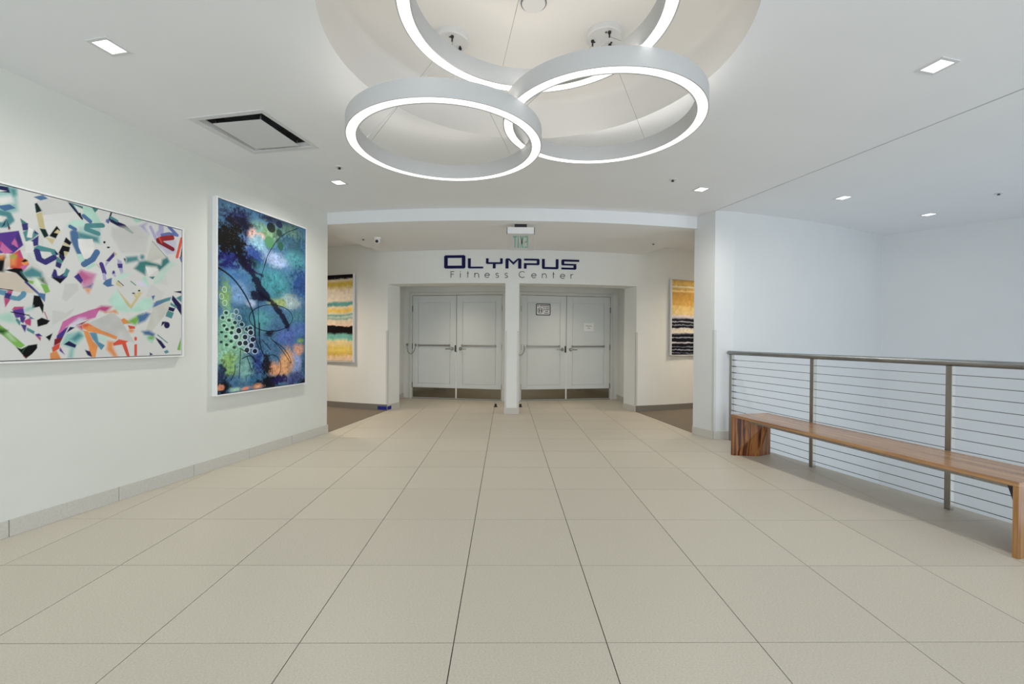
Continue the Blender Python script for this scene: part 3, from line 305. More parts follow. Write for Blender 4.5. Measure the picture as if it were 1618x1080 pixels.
w = MB(); w.box(-4.6, -3.2, -3.0, -2.8, -.3, CEIL); w.box(4.5, 7.75, -3.0, -2.8, -3.4, CEIL); w.box(-3.2, 4.5, -3.0, -2.8, 2.55, CEIL); w.box(-3.2, 4.5, -3.0, -2.8, -.3, .15)
build('wall_front', w, M_WALL, kind='structure')
fr = MB()
for x in (-3.2, -1.66, -.12, 1.42, 2.96, 4.44): fr.box(x, x+.06, -2.95, -2.85, .15, 2.55)
fr.box(-3.2, 4.5, -2.95, -2.85, .15, .21); fr.box(-3.2, 4.5, -2.95, -2.85, 2.49, 2.55)
build('window_2', fr, M_DARK, kind='structure')
w = MB(); w.box(-5.6, -5.4, 4.4, 9.9, 0, CEIL); w.prism([(-5.4, 4.6), (-5.4, 4.4), wpt(1.6, -.24), wpt(1.9, -.24)], 0, CEIL)
build('wall_passage_left', w, M_WALLC, kind='structure')
build('wall_passage_right', MB().box(5.4, 5.6, 6.7, 9.9, 0, CEIL), M_WALLC, kind='structure')
build('floor_stair_hall', MB().prism([slab(-2.9), (7.75, -2.9), (7.75, 4.6), (5.7, 7), (2.5, 6)], -3.5, -3.4), M_TILE, kind='structure')
# curved portico wall: two flanks, lintel and centre post
JL0, JL1 = (-1.965, 7.483), (-1.852, 7.838); JR0, JR1 = (2.175, 7.483), (2.065, 7.838)
wb = MB()
wb.prism(arc(PC, PR, -5.4, -1.965, 20)+[JL1, (-2.08, 7.92), (-5.4, 9.8)], 0, CEIL)
wb.prism(arc(PC, PR, 5.4, 2.175, 20)+[JR1, (2.27, 7.92), (5.4, 9.8)], 0, CEIL)
wb.prism(arc(PC, PR, -1.965, 2.175, 28)+arc(PC, PR-.36, 2.065, -1.852, 28), HEAD, SOFF+.1)
wb.prism([(-.018, 7.212), (.206, 7.212), (.206, 7.57), (-.018, 7.57)], 0, HEAD)
build('wall_back', wb, M_WALLC, kind='structure')
# door recess
build('wall_recess_left', MB().box(-2.2, -2.08, 7.9, 9.4, 0, 2.62), M_WALLC, kind='structure')
build('wall_recess_right', MB().box(2.27, 2.39, 7.9, 9.4, 0, 2.62), M_WALLC, kind='structure')
build('ceiling_recess', MB().box(-2.2, 2.39, 7.83, 9.4, 2.42, 2.55), M_CEIL, kind='structure')

# ------------------------------------------------------------------ ceilings
RC = (.1405, 2.4508); RR = 1.0953; RTOP = 3.07
def ring_pts(r, z, n=96): return [(RC[0]+r*math.cos(2*PI*k/n), RC[1]+r*math.sin(2*PI*k/n), z) for k in range(n)]
def ceiling_mesh(outer, holes, z):
    bm = bmesh.new(); loops = []
    for L in [outer]+holes:
        vs = [bm.verts.new((p[0], p[1], z)) for p in L]
        for i in range(len(vs)): bm.edges.new((vs[i], vs[(i+1) % len(vs)]))
    bmesh.ops.triangle_fill(bm, use_beauty=True, use_dissolve=False, edges=bm.edges[:])
    mb = MB(); bm.verts.ensure_lookup_table(); bm.verts.index_update()
    mb.v = [tuple(v.co) for v in bm.verts]; mb.f = [tuple(v.index for v in f.verts) for f in bm.faces]; bm.free(); return mb
DIFF_HOLE = [(-1.936+a_*.975*.27+b_*.221*.27, 3.523-a_*.221*.27+b_*.975*.27) for a_, b_ in ((-1, -1), (1, -1), (1, 1), (-1, 1))]
seam = lambda y, o=0: (2.531-.2487*(y-5.441)+o, y)
ceiling = build('ceiling', ceiling_mesh([(-5.6, -3.0), seam(-3.0), seam(5.45), (2.9, 6.0), (5.6, 7.2), (5.6, 9.9), (-5.6, 9.9)], [ring_pts(RR, 0), DIFF_HOLE], CEIL), M_CEIL, kind='structure', recalc=False)
build('ceiling_stair_hall', ceiling_mesh([seam(-3.0, .007), (7.75, -3.0), (7.75, 4.6), (5.75, 7.1), (2.9, 6.1), seam(5.45, .007)], [], CEIL), M_CEIL, kind='structure', recalc=False)
build('trim_ceiling_reveal', MB().prism([seam(-3.0, -.05), seam(5.6, -.05), seam(5.6, .06), seam(-3, .06)], CEIL+.006, CEIL+.02), M_REVEAL, kind='structure')
dm = MB(); N = 96
prof = [(RR, CEIL), (RR, RTOP-.05)]+[(RR-.05+.05*math.cos(a), RTOP-.05+.05*math.sin(a)) for a in (PI/6, PI/3, PI/2)]
for r, z in prof: dm.v += ring_pts(r, z, N)
for i in range(len(prof)-1):
    for k in range(N): dm.f.append((i*N+k, i*N+(k+1) % N, (i+1)*N+(k+1) % N, (i+1)*N+k))
dm.f.append(tuple((len(prof)-1)*N+k for k in range(N)))
build('ceiling_round_recess', dm, M_DOME, kind='structure', smooth=True)
# lowered curved bulkhead over the portico
sf = arc(FC, FR, -2.285, 2.43, 36)+[(2.66, 6.22), (2.30, 7.45), (2.18, 7.60)]+arc(PC, PR-.1, 2.1, -1.9, 20)+[(-2.0, 7.60), (-2.095, 7.45), (-2.47, 6.18)]
build('ceiling_bulkhead', MB().prism(sf, SOFF, CEIL+.005), M_CEIL, kind='structure')

# ------------------------------------------------------------------ baseboards and corner guards
bb = sempty('baseboard_left', (*wpt(0), 0))
joints = [-5.1, -4.5, -3.9, -3.3, -2.7, -2.1, -1.5, -.9, -.31]
for px in (24.5, 194.4, 311, 397, 463.8):
    yw = (-3.6267)/( (px-800.5)/710 - .2372); joints.append((yw-WA.y)/WU.y)
joints.append(3.125)
for a, b in zip(joints[:-1], joints[1:]):
    pts = [wpt(a+.002), wpt(b-.002), wpt(b-.002, .011), wpt(a+.002, .011)]
    build('baseboard_tile', MB().prism(pts, 0.001, .102), M_BASET, bb)
build('joint_backing', MB().prism([wpt(-5.1), wpt(3.12), wpt(3.12, .006), wpt(-5.1, .006)], .001, .099), M_GROUT, bb)
build('baseboard_tile', MB().prism([wpt(3.121, .011), wpt(3.132, .011), wpt(3.132, -.24), wpt(3.121, -.24)], .001, .102), M_BASET, bb)
def strip(name, path, d, z1, m):
    # path: wall foot points, d = offset toward the room (left of direction)
    mb = MB()
    for (ax, ay), (bx, by) in zip(path[:-1], path[1:]):
        t = Vector((bx-ax, by-ay)).normalized(); n = Vector((-t.y, t.x))*d
        mb.prism([(ax, ay), (bx, by), (bx+n.x, by+n.y), (ax+n.x, ay+n.y)], .001, z1)
    return build(name, mb, m, kind='structure')
strip('baseboard_passage_left', arc(PC, PR, -1.965, -5.4, 20), .010, .105, M_BASEC)
strip('baseboard_passage_right', arc(PC, PR, 2.175, 5.4, 20), -.010, .105, M_BASEC)
strip('baseboard_jamb_left', [JL0, JL1], -.012, .10, M_BASET)
strip('baseboard_jamb_right', [JR0, JR1], .012, .10, M_BASET)
strip('baseboard_post', [(-.018, 7.575), (-.018, 7.212), (.206, 7.212), (.206, 7.575)], -.012, .10, M_BASET)
strip('baseboard_recess_left', [(-2.08, 7.9), (-2.08, 9.12)], -.012, .10, M_BASET)
strip('baseboard_recess_right', [(2.27, 7.9), (2.27, 9.12)], .012, .10, M_BASET)
strip('baseboard_right', [(2.416, 5.76), (2.534, 5.441), (2.74, 5.463)], -.010, .102, M_BASET)
def guard(name, p, dirs, z0=.105, z1=1.335):
    mb = MB()
    for (dx, dy), (nx, ny) in dirs:
        a = Vector(p)+Vector((nx, ny))*.0006; t = Vector((dx, dy)).normalized(); n = Vector((nx, ny)).normalized()
        q = [a-n*.0004, a+t*.028-n*.0004, a+t*.028+n*.0025, a-t*.001+n*.0025]
        mb.prism([tuple(v) for v in q], z0, z1)
    o = build(name, mb, M_GUARD, kind='structure')
guard('trim_1', JL0, [((-.97, .26), (-.26, -.97)), ((.303, .953), (.953, -.303))])
guard('trim_2', JR0, [((.97, .26), (.26, -.97)), ((-.303, .953), (-.953, -.303))])
guard('trim_3', (2.534, 5.441), [((-.347, .938), (-.938, -.347)), ((.993, .114), (.114, -.993))])
guard('trim_4', (-.018, 7.212), [((1, 0), (0, -1)), ((0, 1), (-1, 0))])
guard('trim_5', (.206, 7.212), [((-1, 0), (0, -1)), ((0, 1), (1, 0))])

# ------------------------------------------------------------------ doors
def double_door(name, A, B, loops):
    A = Vector((*A, 0)); B = Vector((*B, 0)); u = (B-A).normalized(); n = Vector((u.y, -u.x, 0)); L = (B-A).length; z = Vector((0, 0, 1))
    root = sempty(name, A+u*(L/2))
    def bx(mb, s0, s1, z0, z1, d0, d1):
        return mb.obox(A+u*((s0+s1)/2)+z*((z0+z1)/2)+n*((d0+d1)/2), u, n, z, (s1-s0)/2, (d1-d0)/2, (z1-z0)/2)
    TOP = 2.068; FW = .055
    f = MB(); bx(f, -FW, 0, 0, TOP+FW, -.06, .03); bx(f, L, L+FW, 0, TOP+FW, -.06, .03); bx(f, 0, L, TOP, TOP+FW, -.06, .03)
    bx(f, -FW-.006, -FW, 0, TOP+FW+.006, -.06, .012); bx(f, L+FW, L+FW+.006, 0, TOP+FW+.006, -.06, .012); bx(f, -FW, L+FW, TOP+FW, TOP+FW+.006, -.06, .012)
    build('door_frame', f, M_TRIM, root, bevel=.003)
    build('gap_shade_backing', bx(MB(), 0, L, 0, TOP, -.075, -.055), M_DARK, root)  # dark sheet behind both leaves, stands in for shade in the door gaps
    build('threshold', bx(MB(), 0, L, 0, .010, -.06, .03), M_CHROME, root)
    half = L/2
    for k in (0, 1):
        s0 = .006 if k == 0 else half+.005; s1 = half-.005 if k == 0 else L-.006
        leaf = MB(); px0, px1, pz0, pz1 = s0+.12, s1-.125, .30, 1.925
        D = .004
        bx(leaf, s0, s1, .012, TOP-.006, -.045, D-.014)
        bx(leaf, s0, px0, .012, TOP-.006, D-.014, D); bx(leaf, px1, s1, .012, TOP-.006, D-.014, D)
        bx(leaf, px0, px1, .012, pz0, D-.014, D); bx(leaf, px0, px1, pz1, TOP-.006, D-.014, D)
        bx(leaf, px0+.007, px1-.007, pz0+.007, pz1-.007, D-.014, D-.003)
        lf = build('door_leaf', leaf, M_DOOR, root, bevel=.002)
        build('kick_plate', bx(MB(), s0+.01, s1-.012, .022, .222, D, D+.003), M_KICK, lf)
        b0, b1 = (px0-.005, px1) if k == 0 else (px0-.02, px1+.01)
        pb = MB(); bx(pb, b0, b1, 1.052, 1.082, -.004, .022); bx(pb, b0, b0+.03, 1.045, 1.09, -.004, .026); bx(pb, b1-.03, b1, 1.045, 1.09, -.004, .026)
        build('push_bar', pb, M_STEEL, lf, bevel=.003)
        # lever handle on a round rose
        sg = -1 if k == 0 else 1; hs = half+sg*.085
        c = A+u*hs+z*1.005
        lv = MB(); ang = math.atan2(u.y, u.x)
        ro = [(c+u*(math.cos(a)*.034)+z*(math.sin(a)*.034)) for a in np.linspace(0, 2*PI, 20)[:-1]]
        lv.hull_quads([p+n*D for p in ro], [p+n*(D+.012) for p in ro])
        lv.tube([c+n*.01, c+n*.055, c+n*.06+u*sg*.015, c+n*.058+u*sg*.05-z*.004, c+n*.055+u*sg*.125-z*.006], .0095, 10)
        build('lever_handle', lv, M_CHROME, lf, smooth=True)
        hx = s0-.006 if k == 0 else s1+.006
        for hz in (.27, 1.05, 1.80):
            h = MB(); h.tube([A+u*hx+n*.008+z*(hz-.055), A+u*hx+n*.008+z*(hz+.055)], .010, 8)
            build('hinge', h, M_DARK, lf)
        if k == 0:
            build('strike_plate', bx(MB(), s1-.03, s1-.002, .945, 1.075, D, D+.004), M_DARK, lf)
            build('astragal', bx(MB(), s1-.003, s1+.010, .03, .93, D-.006, D+.006), M_FRAME, lf)
    if loops:
        c0 = A-u*.10+n*.035+z*1.06; c1 = A+u*.075+n*.02+z*1.06; pts = []
        for t in np.linspace(0, PI, 15): pts.append(c0.lerp(c1, (1-math.cos(t))/2)-z*(.165*math.sin(t))+n*.02*math.sin(t))
        lp = MB().tube([c0-n*.03+z*.02, c0+z*.01]+pts+[c1+z*.01, c1-n*.012+z*.02], .0075, 8)
        bx(lp, -.125, -.085, 1.06, 1.10, -.01, .02); bx(lp, .06, .095, 1.045, 1.095, .004, .022)
        build('power_loop', lp, M_CHROME, root, smooth=True)
    return root, A, u, n, L
# recess end wall around the doors, in two angled halves
DL0, DL1 = (-1.895, 9.115), (-.073, 8.748); DR0, DR1 = (.285, 8.755), (2.108, 9.085)
for nm, A, B, e0, e1 in (('wall_recess_back_left', DL0, DL1, .19, .185), ('wall_recess_back_right', DR0, DR1, .185, .17)):
    A2 = Vector(A); B2 = Vector(B); u = (B2-A2).normalized(); n = Vector((u.y, -u.x)); L = (B2-A2).length; mb = MB()
    def q(s0, s1): return [tuple(A2+u*s0), tuple(A2+u*s1), tuple(A2+u*s1-n*.12), tuple(A2+u*s0-n*.12)]
    mb.prism(q(-e0, -.061), 0, 2.5); mb.prism(q(L+.061, L+e1), 0, 2.5); mb.prism(q(-.061, L+.061), 2.13, 2.5)
    mb.prism([tuple(A2+u*-.1-n*.09), tuple(A2+u*(L+.1)-n*.09), tuple(A2+u*(L+.1)-n*.12), tuple(A2+u*-.1-n*.12)], 0, 2.3)
    build(nm, mb, M_WALLC, kind='structure')
d1 = double_door('door_1', DL0, DL1, True)
d2 = double_door('door_2', DR0, DR1, True)

def text_mesh(txt, size, bold=0):
    c = bpy.data.curves.new('t', 'FONT'); c.body = txt; c.size = size; c.align_x = 'CENTER'; c.align_y = 'CENTER'; c.offset = bold; c.resolution_u = 3
    o = bpy.data.objects.new('t', c); COL.objects.link(o)
    me = bpy.data.meshes.new_from_object(o.evaluated_get(bpy.context.evaluated_depsgraph_get()))
    v = [tuple(p.co) for p in me.vertices]; f = [tuple(p.vertices) for p in me.polygons]
    bpy.data.objects.remove(o); bpy.data.curves.remove(c); bpy.data.meshes.remove(me); return v, f
def flat(mb, vf, O, u, zv, d):
    n0 = len(mb.v); mb.v += [tuple(O+u*x+zv*y+d) for x, y, _ in vf[0]]; mb.f += [tuple(n0+i for i in f) for f in vf[1]]
# notices taped to the right-hand pair
_, A, u, n, L = d2; Z = Vector((0, 0, 1))
O = A+u*.447+Z*1.79+n*.0045
r = empty('door_notice', O-Z*.115, 'white notice with black border and two figures in a circle, high on a door', 'notice')
def rrect(w, h, rad, k=5):
    p = []
    for cx, cy, a0 in ((w-rad, h-rad, 0), (-w+rad, h-rad, PI/2), (-w+rad, -h+rad, PI), (w-rad, -h+rad, 3*PI/2)):
        p += [(cx+rad*math.cos(a0+PI/2*i/k), cy+rad*math.sin(a0+PI/2*i/k)) for i in range(k+1)]
    return p
ro = rrect(.148, .115, .022); ri = rrect(.131, .098, .014)
build('sheet', MB().hull_quads([O+u*x+Z*y-n*.0005 for x, y in ro], [O+u*x+Z*y+n*.001 for x, y in ro]), M_PAPER, r)
mb = MB(); k = len(ro)
P3 = lambda p, d: tuple(O+u*p[0]+Z*p[1]+n*d)
for i in range(k): mb.poly([P3(ro[i], .0014), P3(ro[(i+1) % k], .0014), P3(ri[(i+1) % k], .0014), P3(ri[i], .0014)])
build('border', mb, M_CHAR, r, recalc=False)
mb = MB(); cc = (-.058, -.022)
for i in range(28):
    a, b = 2*PI*i/28, 2*PI*(i+1)/28
    mb.poly([P3((cc[0]+math.cos(t)*q, cc[1]+math.sin(t)*q), .0016) for t, q in ((a, .056), (b, .056), (b, .048), (a, .048))])
for sx in (-1, 1):
    x = cc[0]+sx*.021
    mb.poly([P3((x+.009*math.cos(t), cc[1]+.026+.009*math.sin(t)), .0016) for t in np.linspace(0, 2*PI, 11)[:-1]])
    mb.poly([P3(p, .0016) for p in ((x-.012, cc[1]+.014), (x-.009, cc[1]-.014), (x-.006, cc[1]-.034), (x+.006, cc[1]-.034), (x+.009, cc[1]-.014), (x+.012, cc[1]+.014))])
build('pictogram', mb, M_CHAR, r, recalc=False)
def bars(mb, x0, x1, y, h, d=.0016):
    x = x0
    while x < x1-.004:
        wd = min(random.choice((.008, .010, .012)), x1-x)
        mb.poly([P3(p, d) for p in ((x, y-h/2), (x+wd-.003, y-h/2), (x+wd-.003, y+h/2), (x, y+h/2))]); x += wd
mb = MB(); bars(mb, -.118, -.084, .075, .026); bars(mb, -.070, .125, .075, .026); build('heading', mb, M_REDTXT, r, recalc=False)
mb = MB()
for x0, x1, y in ((.006, .035, .033), (.048, .127, .033), (.010, .040, -.002), (.05, .125, -.002), (.036, .100, -.036), (.022, .112, -.072)): bars(mb, x0, x1, y, .019)
build('print', mb, M_CHAR, r, recalc=False)
O = A+u*1.395+Z*1.455+n*.0045
r = empty('paper_notice', O-Z*.08, 'small plain paper with two short lines, taped to the rightmost door', 'notice')
build('sheet', MB().obox(O, u, n, Z, .102, .0006, .082), M_PAPER, r)
mb = MB(); flat(mb, text_mesh('Entrance', .036), O, u, Z, n*.0012+Z*.022); flat(mb, text_mesh('only', .036), O, u, Z, n*.0012-Z*.022)
build('print', mb, M_CHAR, r, recalc=False)
# door holders on the floor either side of the post
for x, y, lab in ((-.178, 7.98, 'small dark floor doorstop left of the white centre post'), (.262, 7.98, 'small dark floor doorstop right of the white centre post')):
    mb = MB(); mb.lathe((x, y, 0), [(.034, 0), (.034, .008), (.022, .014), (.020, .05), (.012, .056)], 14)
    r = empty('doorstop', (x, y, 0), lab, 'doorstop', 'doorstops beside the centre post')
    build('body', mb, M_BLACK, r, smooth=True)
    build('bumper', MB().lathe((x, y+.028, .034), [(.013, 0), (.013, .012), (.008, .016)], 12, axis='y'), M_CHROME, r)
# card reader on the jamb
mb = MB().obox((-2.068, 8.55, 1.10), (1, 0, 0), (0, 1, 0), (0, 0, 1), .012, .04, .06)
r = empty('card_reader', (-2.08, 8.55, 1.04), 'small black card reader on the side wall left of the doors', 'card reader')
build('housing', mb, M_BLACK, r, bevel=.004); build('indicator', MB().obox((-2.0555, 8.55, 1.14), (1, 0, 0), (0, 1, 0), (0, 0, 1), .001, .012, .003), M_CHROME, r)
# painter's tape round the foot of the left flank
pts = arc(PC, PR+.011, -2.135, -1.973, 4); mb = MB()
for a, b in zip(pts[:-1], pts[1:]): mb.prism([a, b, (b[0], b[1]-.002), (a[0], a[1]-.002)], .018, .075)
tdir = Vector((JL1[0]-JL0[0], JL1[1]-JL0[1])).normalized(); tn = Vector((tdir.y, -tdir.x)); p0 = Vector(JL0)+tn*.0125; p0 = Vector((-1.973, p0.y-.02))
a = Vector(JL0)+tn*.0124-tdir*.014; b = Vector(JL0)+tn*.0124+tdir*.10
mb.prism([tuple(a), tuple(b), tuple(b+tn*.002), tuple(a+tn*.002)], .018, .075)
tag(build('masking_tape', mb, M_TAPE, loc=(-1.97, 7.48, .018)), 'strip of blue masking tape folded round the wall foot left of the doors', 'tape')

# ------------------------------------------------------------------ pictures
def vnoise(w, h, cells, seed):
    g = np.random.default_rng(seed); out = np.zeros((h, w)); amp = 1; tot = 0
    for c in cells:
        ny = max(2, int(c*h/w))+2; nx = c+2; G = g.random((ny, nx))
        yy = np.linspace(0, ny-1.001, h); xx = np.linspace(0, nx-1.001, w)
        yi = yy.astype(int); xi = xx.astype(int); fy = (yy-yi)[:, None]; fx = (xx-xi)[None, :]
        fy = fy*fy*(3-2*fy); fx = fx*fx*(3-2*fx)
        v = (G[yi][:, xi]*(1-fx)+G[yi][:, xi+1]*fx)*(1-fy)+(G[yi+1][:, xi]*(1-fx)+G[yi+1][:, xi+1]*fx)*fy
        out += v*amp; tot += amp; amp *= .6
    return out/tot
KREF = .86
def refl(c, g=1.08): return np.minimum(np.array(lin(c))**g/KREF, .9)
def poly_mask(U, V, p, soft):
    inside = np.zeros(U.shape, bool); d = np.full(U.shape, 1e9); k = len(p)
    for i in range(k):
        x0, y0 = p[i]; x1, y1 = p[(i+1) % k]
        if y0 != y1:
            c = ((y0 > V) != (y1 > V)) & (U < (x1-x0)*(V-y0)/(y1-y0)+x0); inside ^= c
        L2 = (x1-x0)**2+(y1-y0)**2
        if L2 > 0 and soft:
            t = np.clip(((U-x0)*(x1-x0)+(V-y0)*(y1-y0))/L2, 0, 1); d = np.minimum(d, np.hypot(U-x0-t*(x1-x0), V-y0-t*(y1-y0)))
    if not soft: return inside.astype(float)
    s = np.where(inside, d, -d); return np.clip(s/soft*.5+.5, 0, 1)
def line_dist(U, V, p):
    d = np.full(U.shape, 1e9)
    for (x0, y0), (x1, y1) in zip(p[:-1], p[1:]):
        L2 = max(1e-9, (x1-x0)**2+(y1-y0)**2); t = np.clip(((U-x0)*(x1-x0)+(V-y0)*(y1-y0))/L2, 0, 1)
        d = np.minimum(d, np.hypot(U-x0-t*(x1-x0), V-y0-t*(y1-y0)))
    return d
def mix(img, mask, c, sl):
    img[sl] = img[sl]*(1-mask[..., None])+c*mask[..., None]
def window(us, vs, x0, x1, y0, y1):
    a, b = np.searchsorted(us, [x0, x1]); c, d = np.searchsorted(vs, [y0, y1])
    return slice(c, max(c+1, d)), slice(a, max(a+1, b))

def paint_graffiti(us, vs):
    U, V = np.meshgrid(us, vs); img = np.empty(U.shape+(3,)); img[:] = refl((203, 203, 200))
    n = vnoise(len(us), len(vs), (5, 11), 3); img *= (1+.10*(n-.5))[..., None]
    for i in range(26):   # faint grey paper shards under the colours
        cx, cy = rng.uniform(us[0], us[-1]), rng.uniform(vs[0], vs[-1]); a = rng.uniform(0, 6.28, 4); a.sort(); r = rng.uniform(40, 150)
        p = [(cx+r*math.cos(t), cy+r*math.sin(t)) for t in a]
        mix(img, poly_mask(U, V, p, 0)*.35, refl((186, 186, 183) if i % 2 else (213, 212, 209)), (slice(None), slice(None)))
    def run(fu, a=1.):
        for op in ART_A:
            q = op[2]; p = [(fu(q[i]), q[i+1]) for i in range(0, len(q), 2)]
            soft = 11 if op[3] else 2.0; pad = soft+(op[5] if op[0] == 's' else 0)+3
            xs = [v[0] for v in p]; ys = [v[1] for v in p]
            if max(xs)+pad < us[0] or min(xs)-pad > us[-1]: continue
            sl = window(us, vs, min(xs)-pad, max(xs)+pad, min(ys)-pad, max(ys)+pad)
            u_, v_ = U[sl], V[sl]
            if op[0] == 'p': mk = poly_mask(u_, v_, p, soft)
            else: mk = np.clip((op[5]/2-line_dist(u_, v_, p))/soft+.5, 0, 1)
            c = refl(ART_A_COL[op[1]])*np.ones(u_.shape+(3,))
            c = np.clip(c*(.88+.3*NZ[sl])[..., None], 0, .9)
            mix(img, mk*op[4]*a, c, sl)
    NZ = vnoise(len(us), len(vs), (14, 40), 5)
    run(lambda x: x*.97-1118)          # the part of the canvas beyond the frame of the photograph
    run(lambda x: x)
    return img*.86+img.mean(2, keepdims=True)*.14
def paint_blue(us, vs):
    U, V = np.meshgrid(us, vs); W, H = len(us), len(vs)
    img = np.empty(U.shape+(3,)); img[:] = refl((72, 112, 142))
    n1 = vnoise(W, H, (4, 9, 20, 46), 11); n2 = vnoise(W, H, (50, 110), 12); n3 = vnoise(W, H, (7, 16, 40, 90), 13)
    for op in ART_B:
        if op[0] == 'b':
            _, u, v, rx, ry, c = op; rx = rx*1.15; ry = ry*1.15
            sl = window(us, vs, u-rx*1.6, u+rx*1.6, v-ry*1.6, v+ry*1.6)
            d = np.hypot((U[sl]-u)/rx, (V[sl]-v)/ry)+(n1[sl]-.5)*1.1+(n2[sl]-.5)*.9
            mix(img, np.clip((1.0-d)/.55, 0, 1)*.95, refl(c), sl)
    img *= (1+.9*(n2-.5)+.6*(n3-.5))[..., None]
    sp = rng.random(U.shape); edge = np.clip((n3-.45)*6, 0, 1)
    img = np.where(((sp > .955) & (edge > .3))[..., None], img*.6+.09, img); img = np.where((sp < .05)[..., None], img*.45, img)
    for op in ART_B:
        if op[0] == 'l':
            p = [(op[1][i], op[1][i+1]) for i in range(0, len(op[1]), 2)]; xs = [a for a, _ in p]; ys = [b for _, b in p]; w_ = op[2]
            # smooth the polyline a little
            for _k in range(2 if len(p) > 2 else 0):
                q = [p[0]]
                for a, b in zip(p[:-1], p[1:]): q += [(.75*a[0]+.25*b[0], .75*a[1]+.25*b[1]), (.25*a[0]+.75*b[0], .25*a[1]+.75*b[1])]
                p = q+[p[-1]]
            sl = window(us, vs, min(xs)-w_-6, max(xs)+w_+6, min(ys)-w_-6, max(ys)+w_+6); d = line_dist(U[sl], V[sl], p)
            if op[4]: mk = np.clip((w_*.55-d+(n1[sl]-.5)*90+(n2[sl]-.5)*40)/14, 0, 1)*.9
            else: mk = np.clip((w_/2-d)/3+.5, 0, 1)*.92
            mix(img, mk, refl(op[3]), sl)
        elif op[0] == 'e':
            _, u, v, rx, ry, c, ring = op; sl = window(us, vs, u-rx-9, u+rx+9, v-ry-9, v+ry+9)
            d = (np.hypot((U[sl]-u)/rx, (V[sl]-v)/ry)-1)*min(rx, ry)+(n1[sl]-.5)*6
            mk = np.clip((ring*.42-np.abs(d))/3+.5, 0, 1)*.72 if ring else np.clip(-d/3+.5, 0, 1)*.9
            mix(img, mk, refl(c), sl)
    img = np.clip((img*1.08)**1.13*1.1, .003, .9); return img*.9+img.mean(2, keepdims=True)*.1
def paint_bands(bands, seed, wob=.03):
    def f(us, vs):
        U, V = np.meshgrid(us, vs); W, H = len(us), len(vs); n1 = vnoise(W, H*3, (3, 6), seed)[:H]; n2 = vnoise(W, H, (2, 4), seed+1); n4 = vnoise(W, H, (20, 50), seed+4)
        st = np.repeat(vnoise(max(8, W//8), H, (16, 30), seed+2), 8, axis=1); st = np.pad(st, ((0, 0), (0, max(0, W-st.shape[1]))), mode='edge')[:, :W]
        t = (vs[-1]-V)/(vs[-1]-vs[0])+(n1-.5)*wob+(n2-.5)*wob*.6+(n4-.5)*.014+(st-.5)*.012
        img = np.empty(U.shape+(3,)); img[:] = refl(bands[0][1])
        for p, c, s in bands[1:]: mix(img, np.clip((t-p)/s+.5, 0, 1), refl(c), (slice(None), slice(None)))
        return np.clip(img*(1+.35*(n4-.5)+.25*(n1-.5))[..., None], .004, .9)
    return f
def picture(label, O, u, n, W, H, depth, face, painter, step, group=None, edge=.011):
    # O = lower-left corner on the wall, u along the wall, n out of it
    O = Vector(O); u = Vector((u[0], u[1], 0)).normalized(); n = Vector((n[0], n[1], 0)).normalized(); z = Vector((0, 0, 1))
    root = empty('framed_picture', O+u*(W/2), label, 'painting', group)
    def bx(mb, s0, s1, z0, z1, d0, d1):
        return mb.obox(O+u*((s0+s1)/2)+z*((z0+z1)/2)+n*((d0+d1)/2), u, n, z, (s1-s0)/2, (d1-d0)/2, (z1-z0)/2)
    f = MB(); bx(f, 0, edge, 0, H, .001, depth); bx(f, W-edge, W, 0, H, .001, depth); bx(f, edge, W-edge, 0, edge, .001, depth); bx(f, edge, W-edge, H-edge, H, .001, depth)
    build('frame', f, M_FRAME, root)
    build('backing', bx(MB(), edge, W-edge, edge, H-edge, .002, depth-.022), M_BLACK, root)
    g = edge+.005; s0, s1, z0, z1 = g, W-g, g, H-g
    nx = int((s1-s0)/step)+1; nz = int((z1-z0)/step)+1
    ss = np.linspace(s0, s1, nx); zz = np.linspace(z0, z1, nz)
    img = painter(ss*1000+face[0], zz*1000+face[1])
    S, ZZ = np.meshgrid(ss, zz); d = depth-.006
    off = np.array(O+n*d-root.location); uu = np.array(u)
    co = off+S[..., None]*uu+ZZ[..., None]*np.array((0, 0, 1.)); nv = nx*nz
    # folded canvas edge back to the backing board
    bi = np.concatenate([np.arange(nx), np.arange(1, nz)*nx+nx-1, (nz-1)*nx+np.arange(nx-2, -1, -1), np.arange(nz-2, 0, -1)*nx])
    cof = co.reshape(-1, 3); back = cof[bi]-np.array(n)*.016
    idx = np.arange(nv).reshape(nz, nx)
    quads = np.stack([idx[:-1, :-1], idx[:-1, 1:], idx[1:, 1:], idx[1:, :-1]], -1).reshape(-1, 4)
    k = len(bi); a = np.arange(k); b = (a+1) % k
    skirt = np.stack([bi[b], bi[a], nv+a, nv+b], -1)
    allv = np.concatenate([cof, back]); allq = np.concatenate([quads, skirt])
    me = bpy.data.meshes.new('canvas'); me.vertices.add(len(allv)); me.vertices.foreach_set('co', allv.ravel().astype(np.float32))
    me.loops.add(allq.size); me.loops.foreach_set('vertex_index', allq.ravel().astype(np.int32))
    me.polygons.add(len(allq)); me.polygons.foreach_set('loop_start', np.arange(0, allq.size, 4, dtype=np.int32))
    me.update(calc_edges=True)
    ca = me.color_attributes.new('print', 'FLOAT_COLOR', 'POINT')
    rgba = np.ones((len(allv), 4), np.float32); rgba[:nv, :3] = img.reshape(-1, 3); rgba[nv:, :3] = img.reshape(-1, 3)[bi]
    ca.data.foreach_set('color', rgba.ravel()); me.materials.append(M_PRINT)
    o = bpy.data.objects.new('canvas', me); COL.objects.link(o); o.parent = root
    return root
sA = -.66
picture('wide abstract canvas of torn graffiti shapes on white, nearest on the left wall', (*wpt(sA), 1.043), WU, WN, 1.131-sA, 1.062, .042, (sA*1000, 1043), paint_graffiti, .0032)
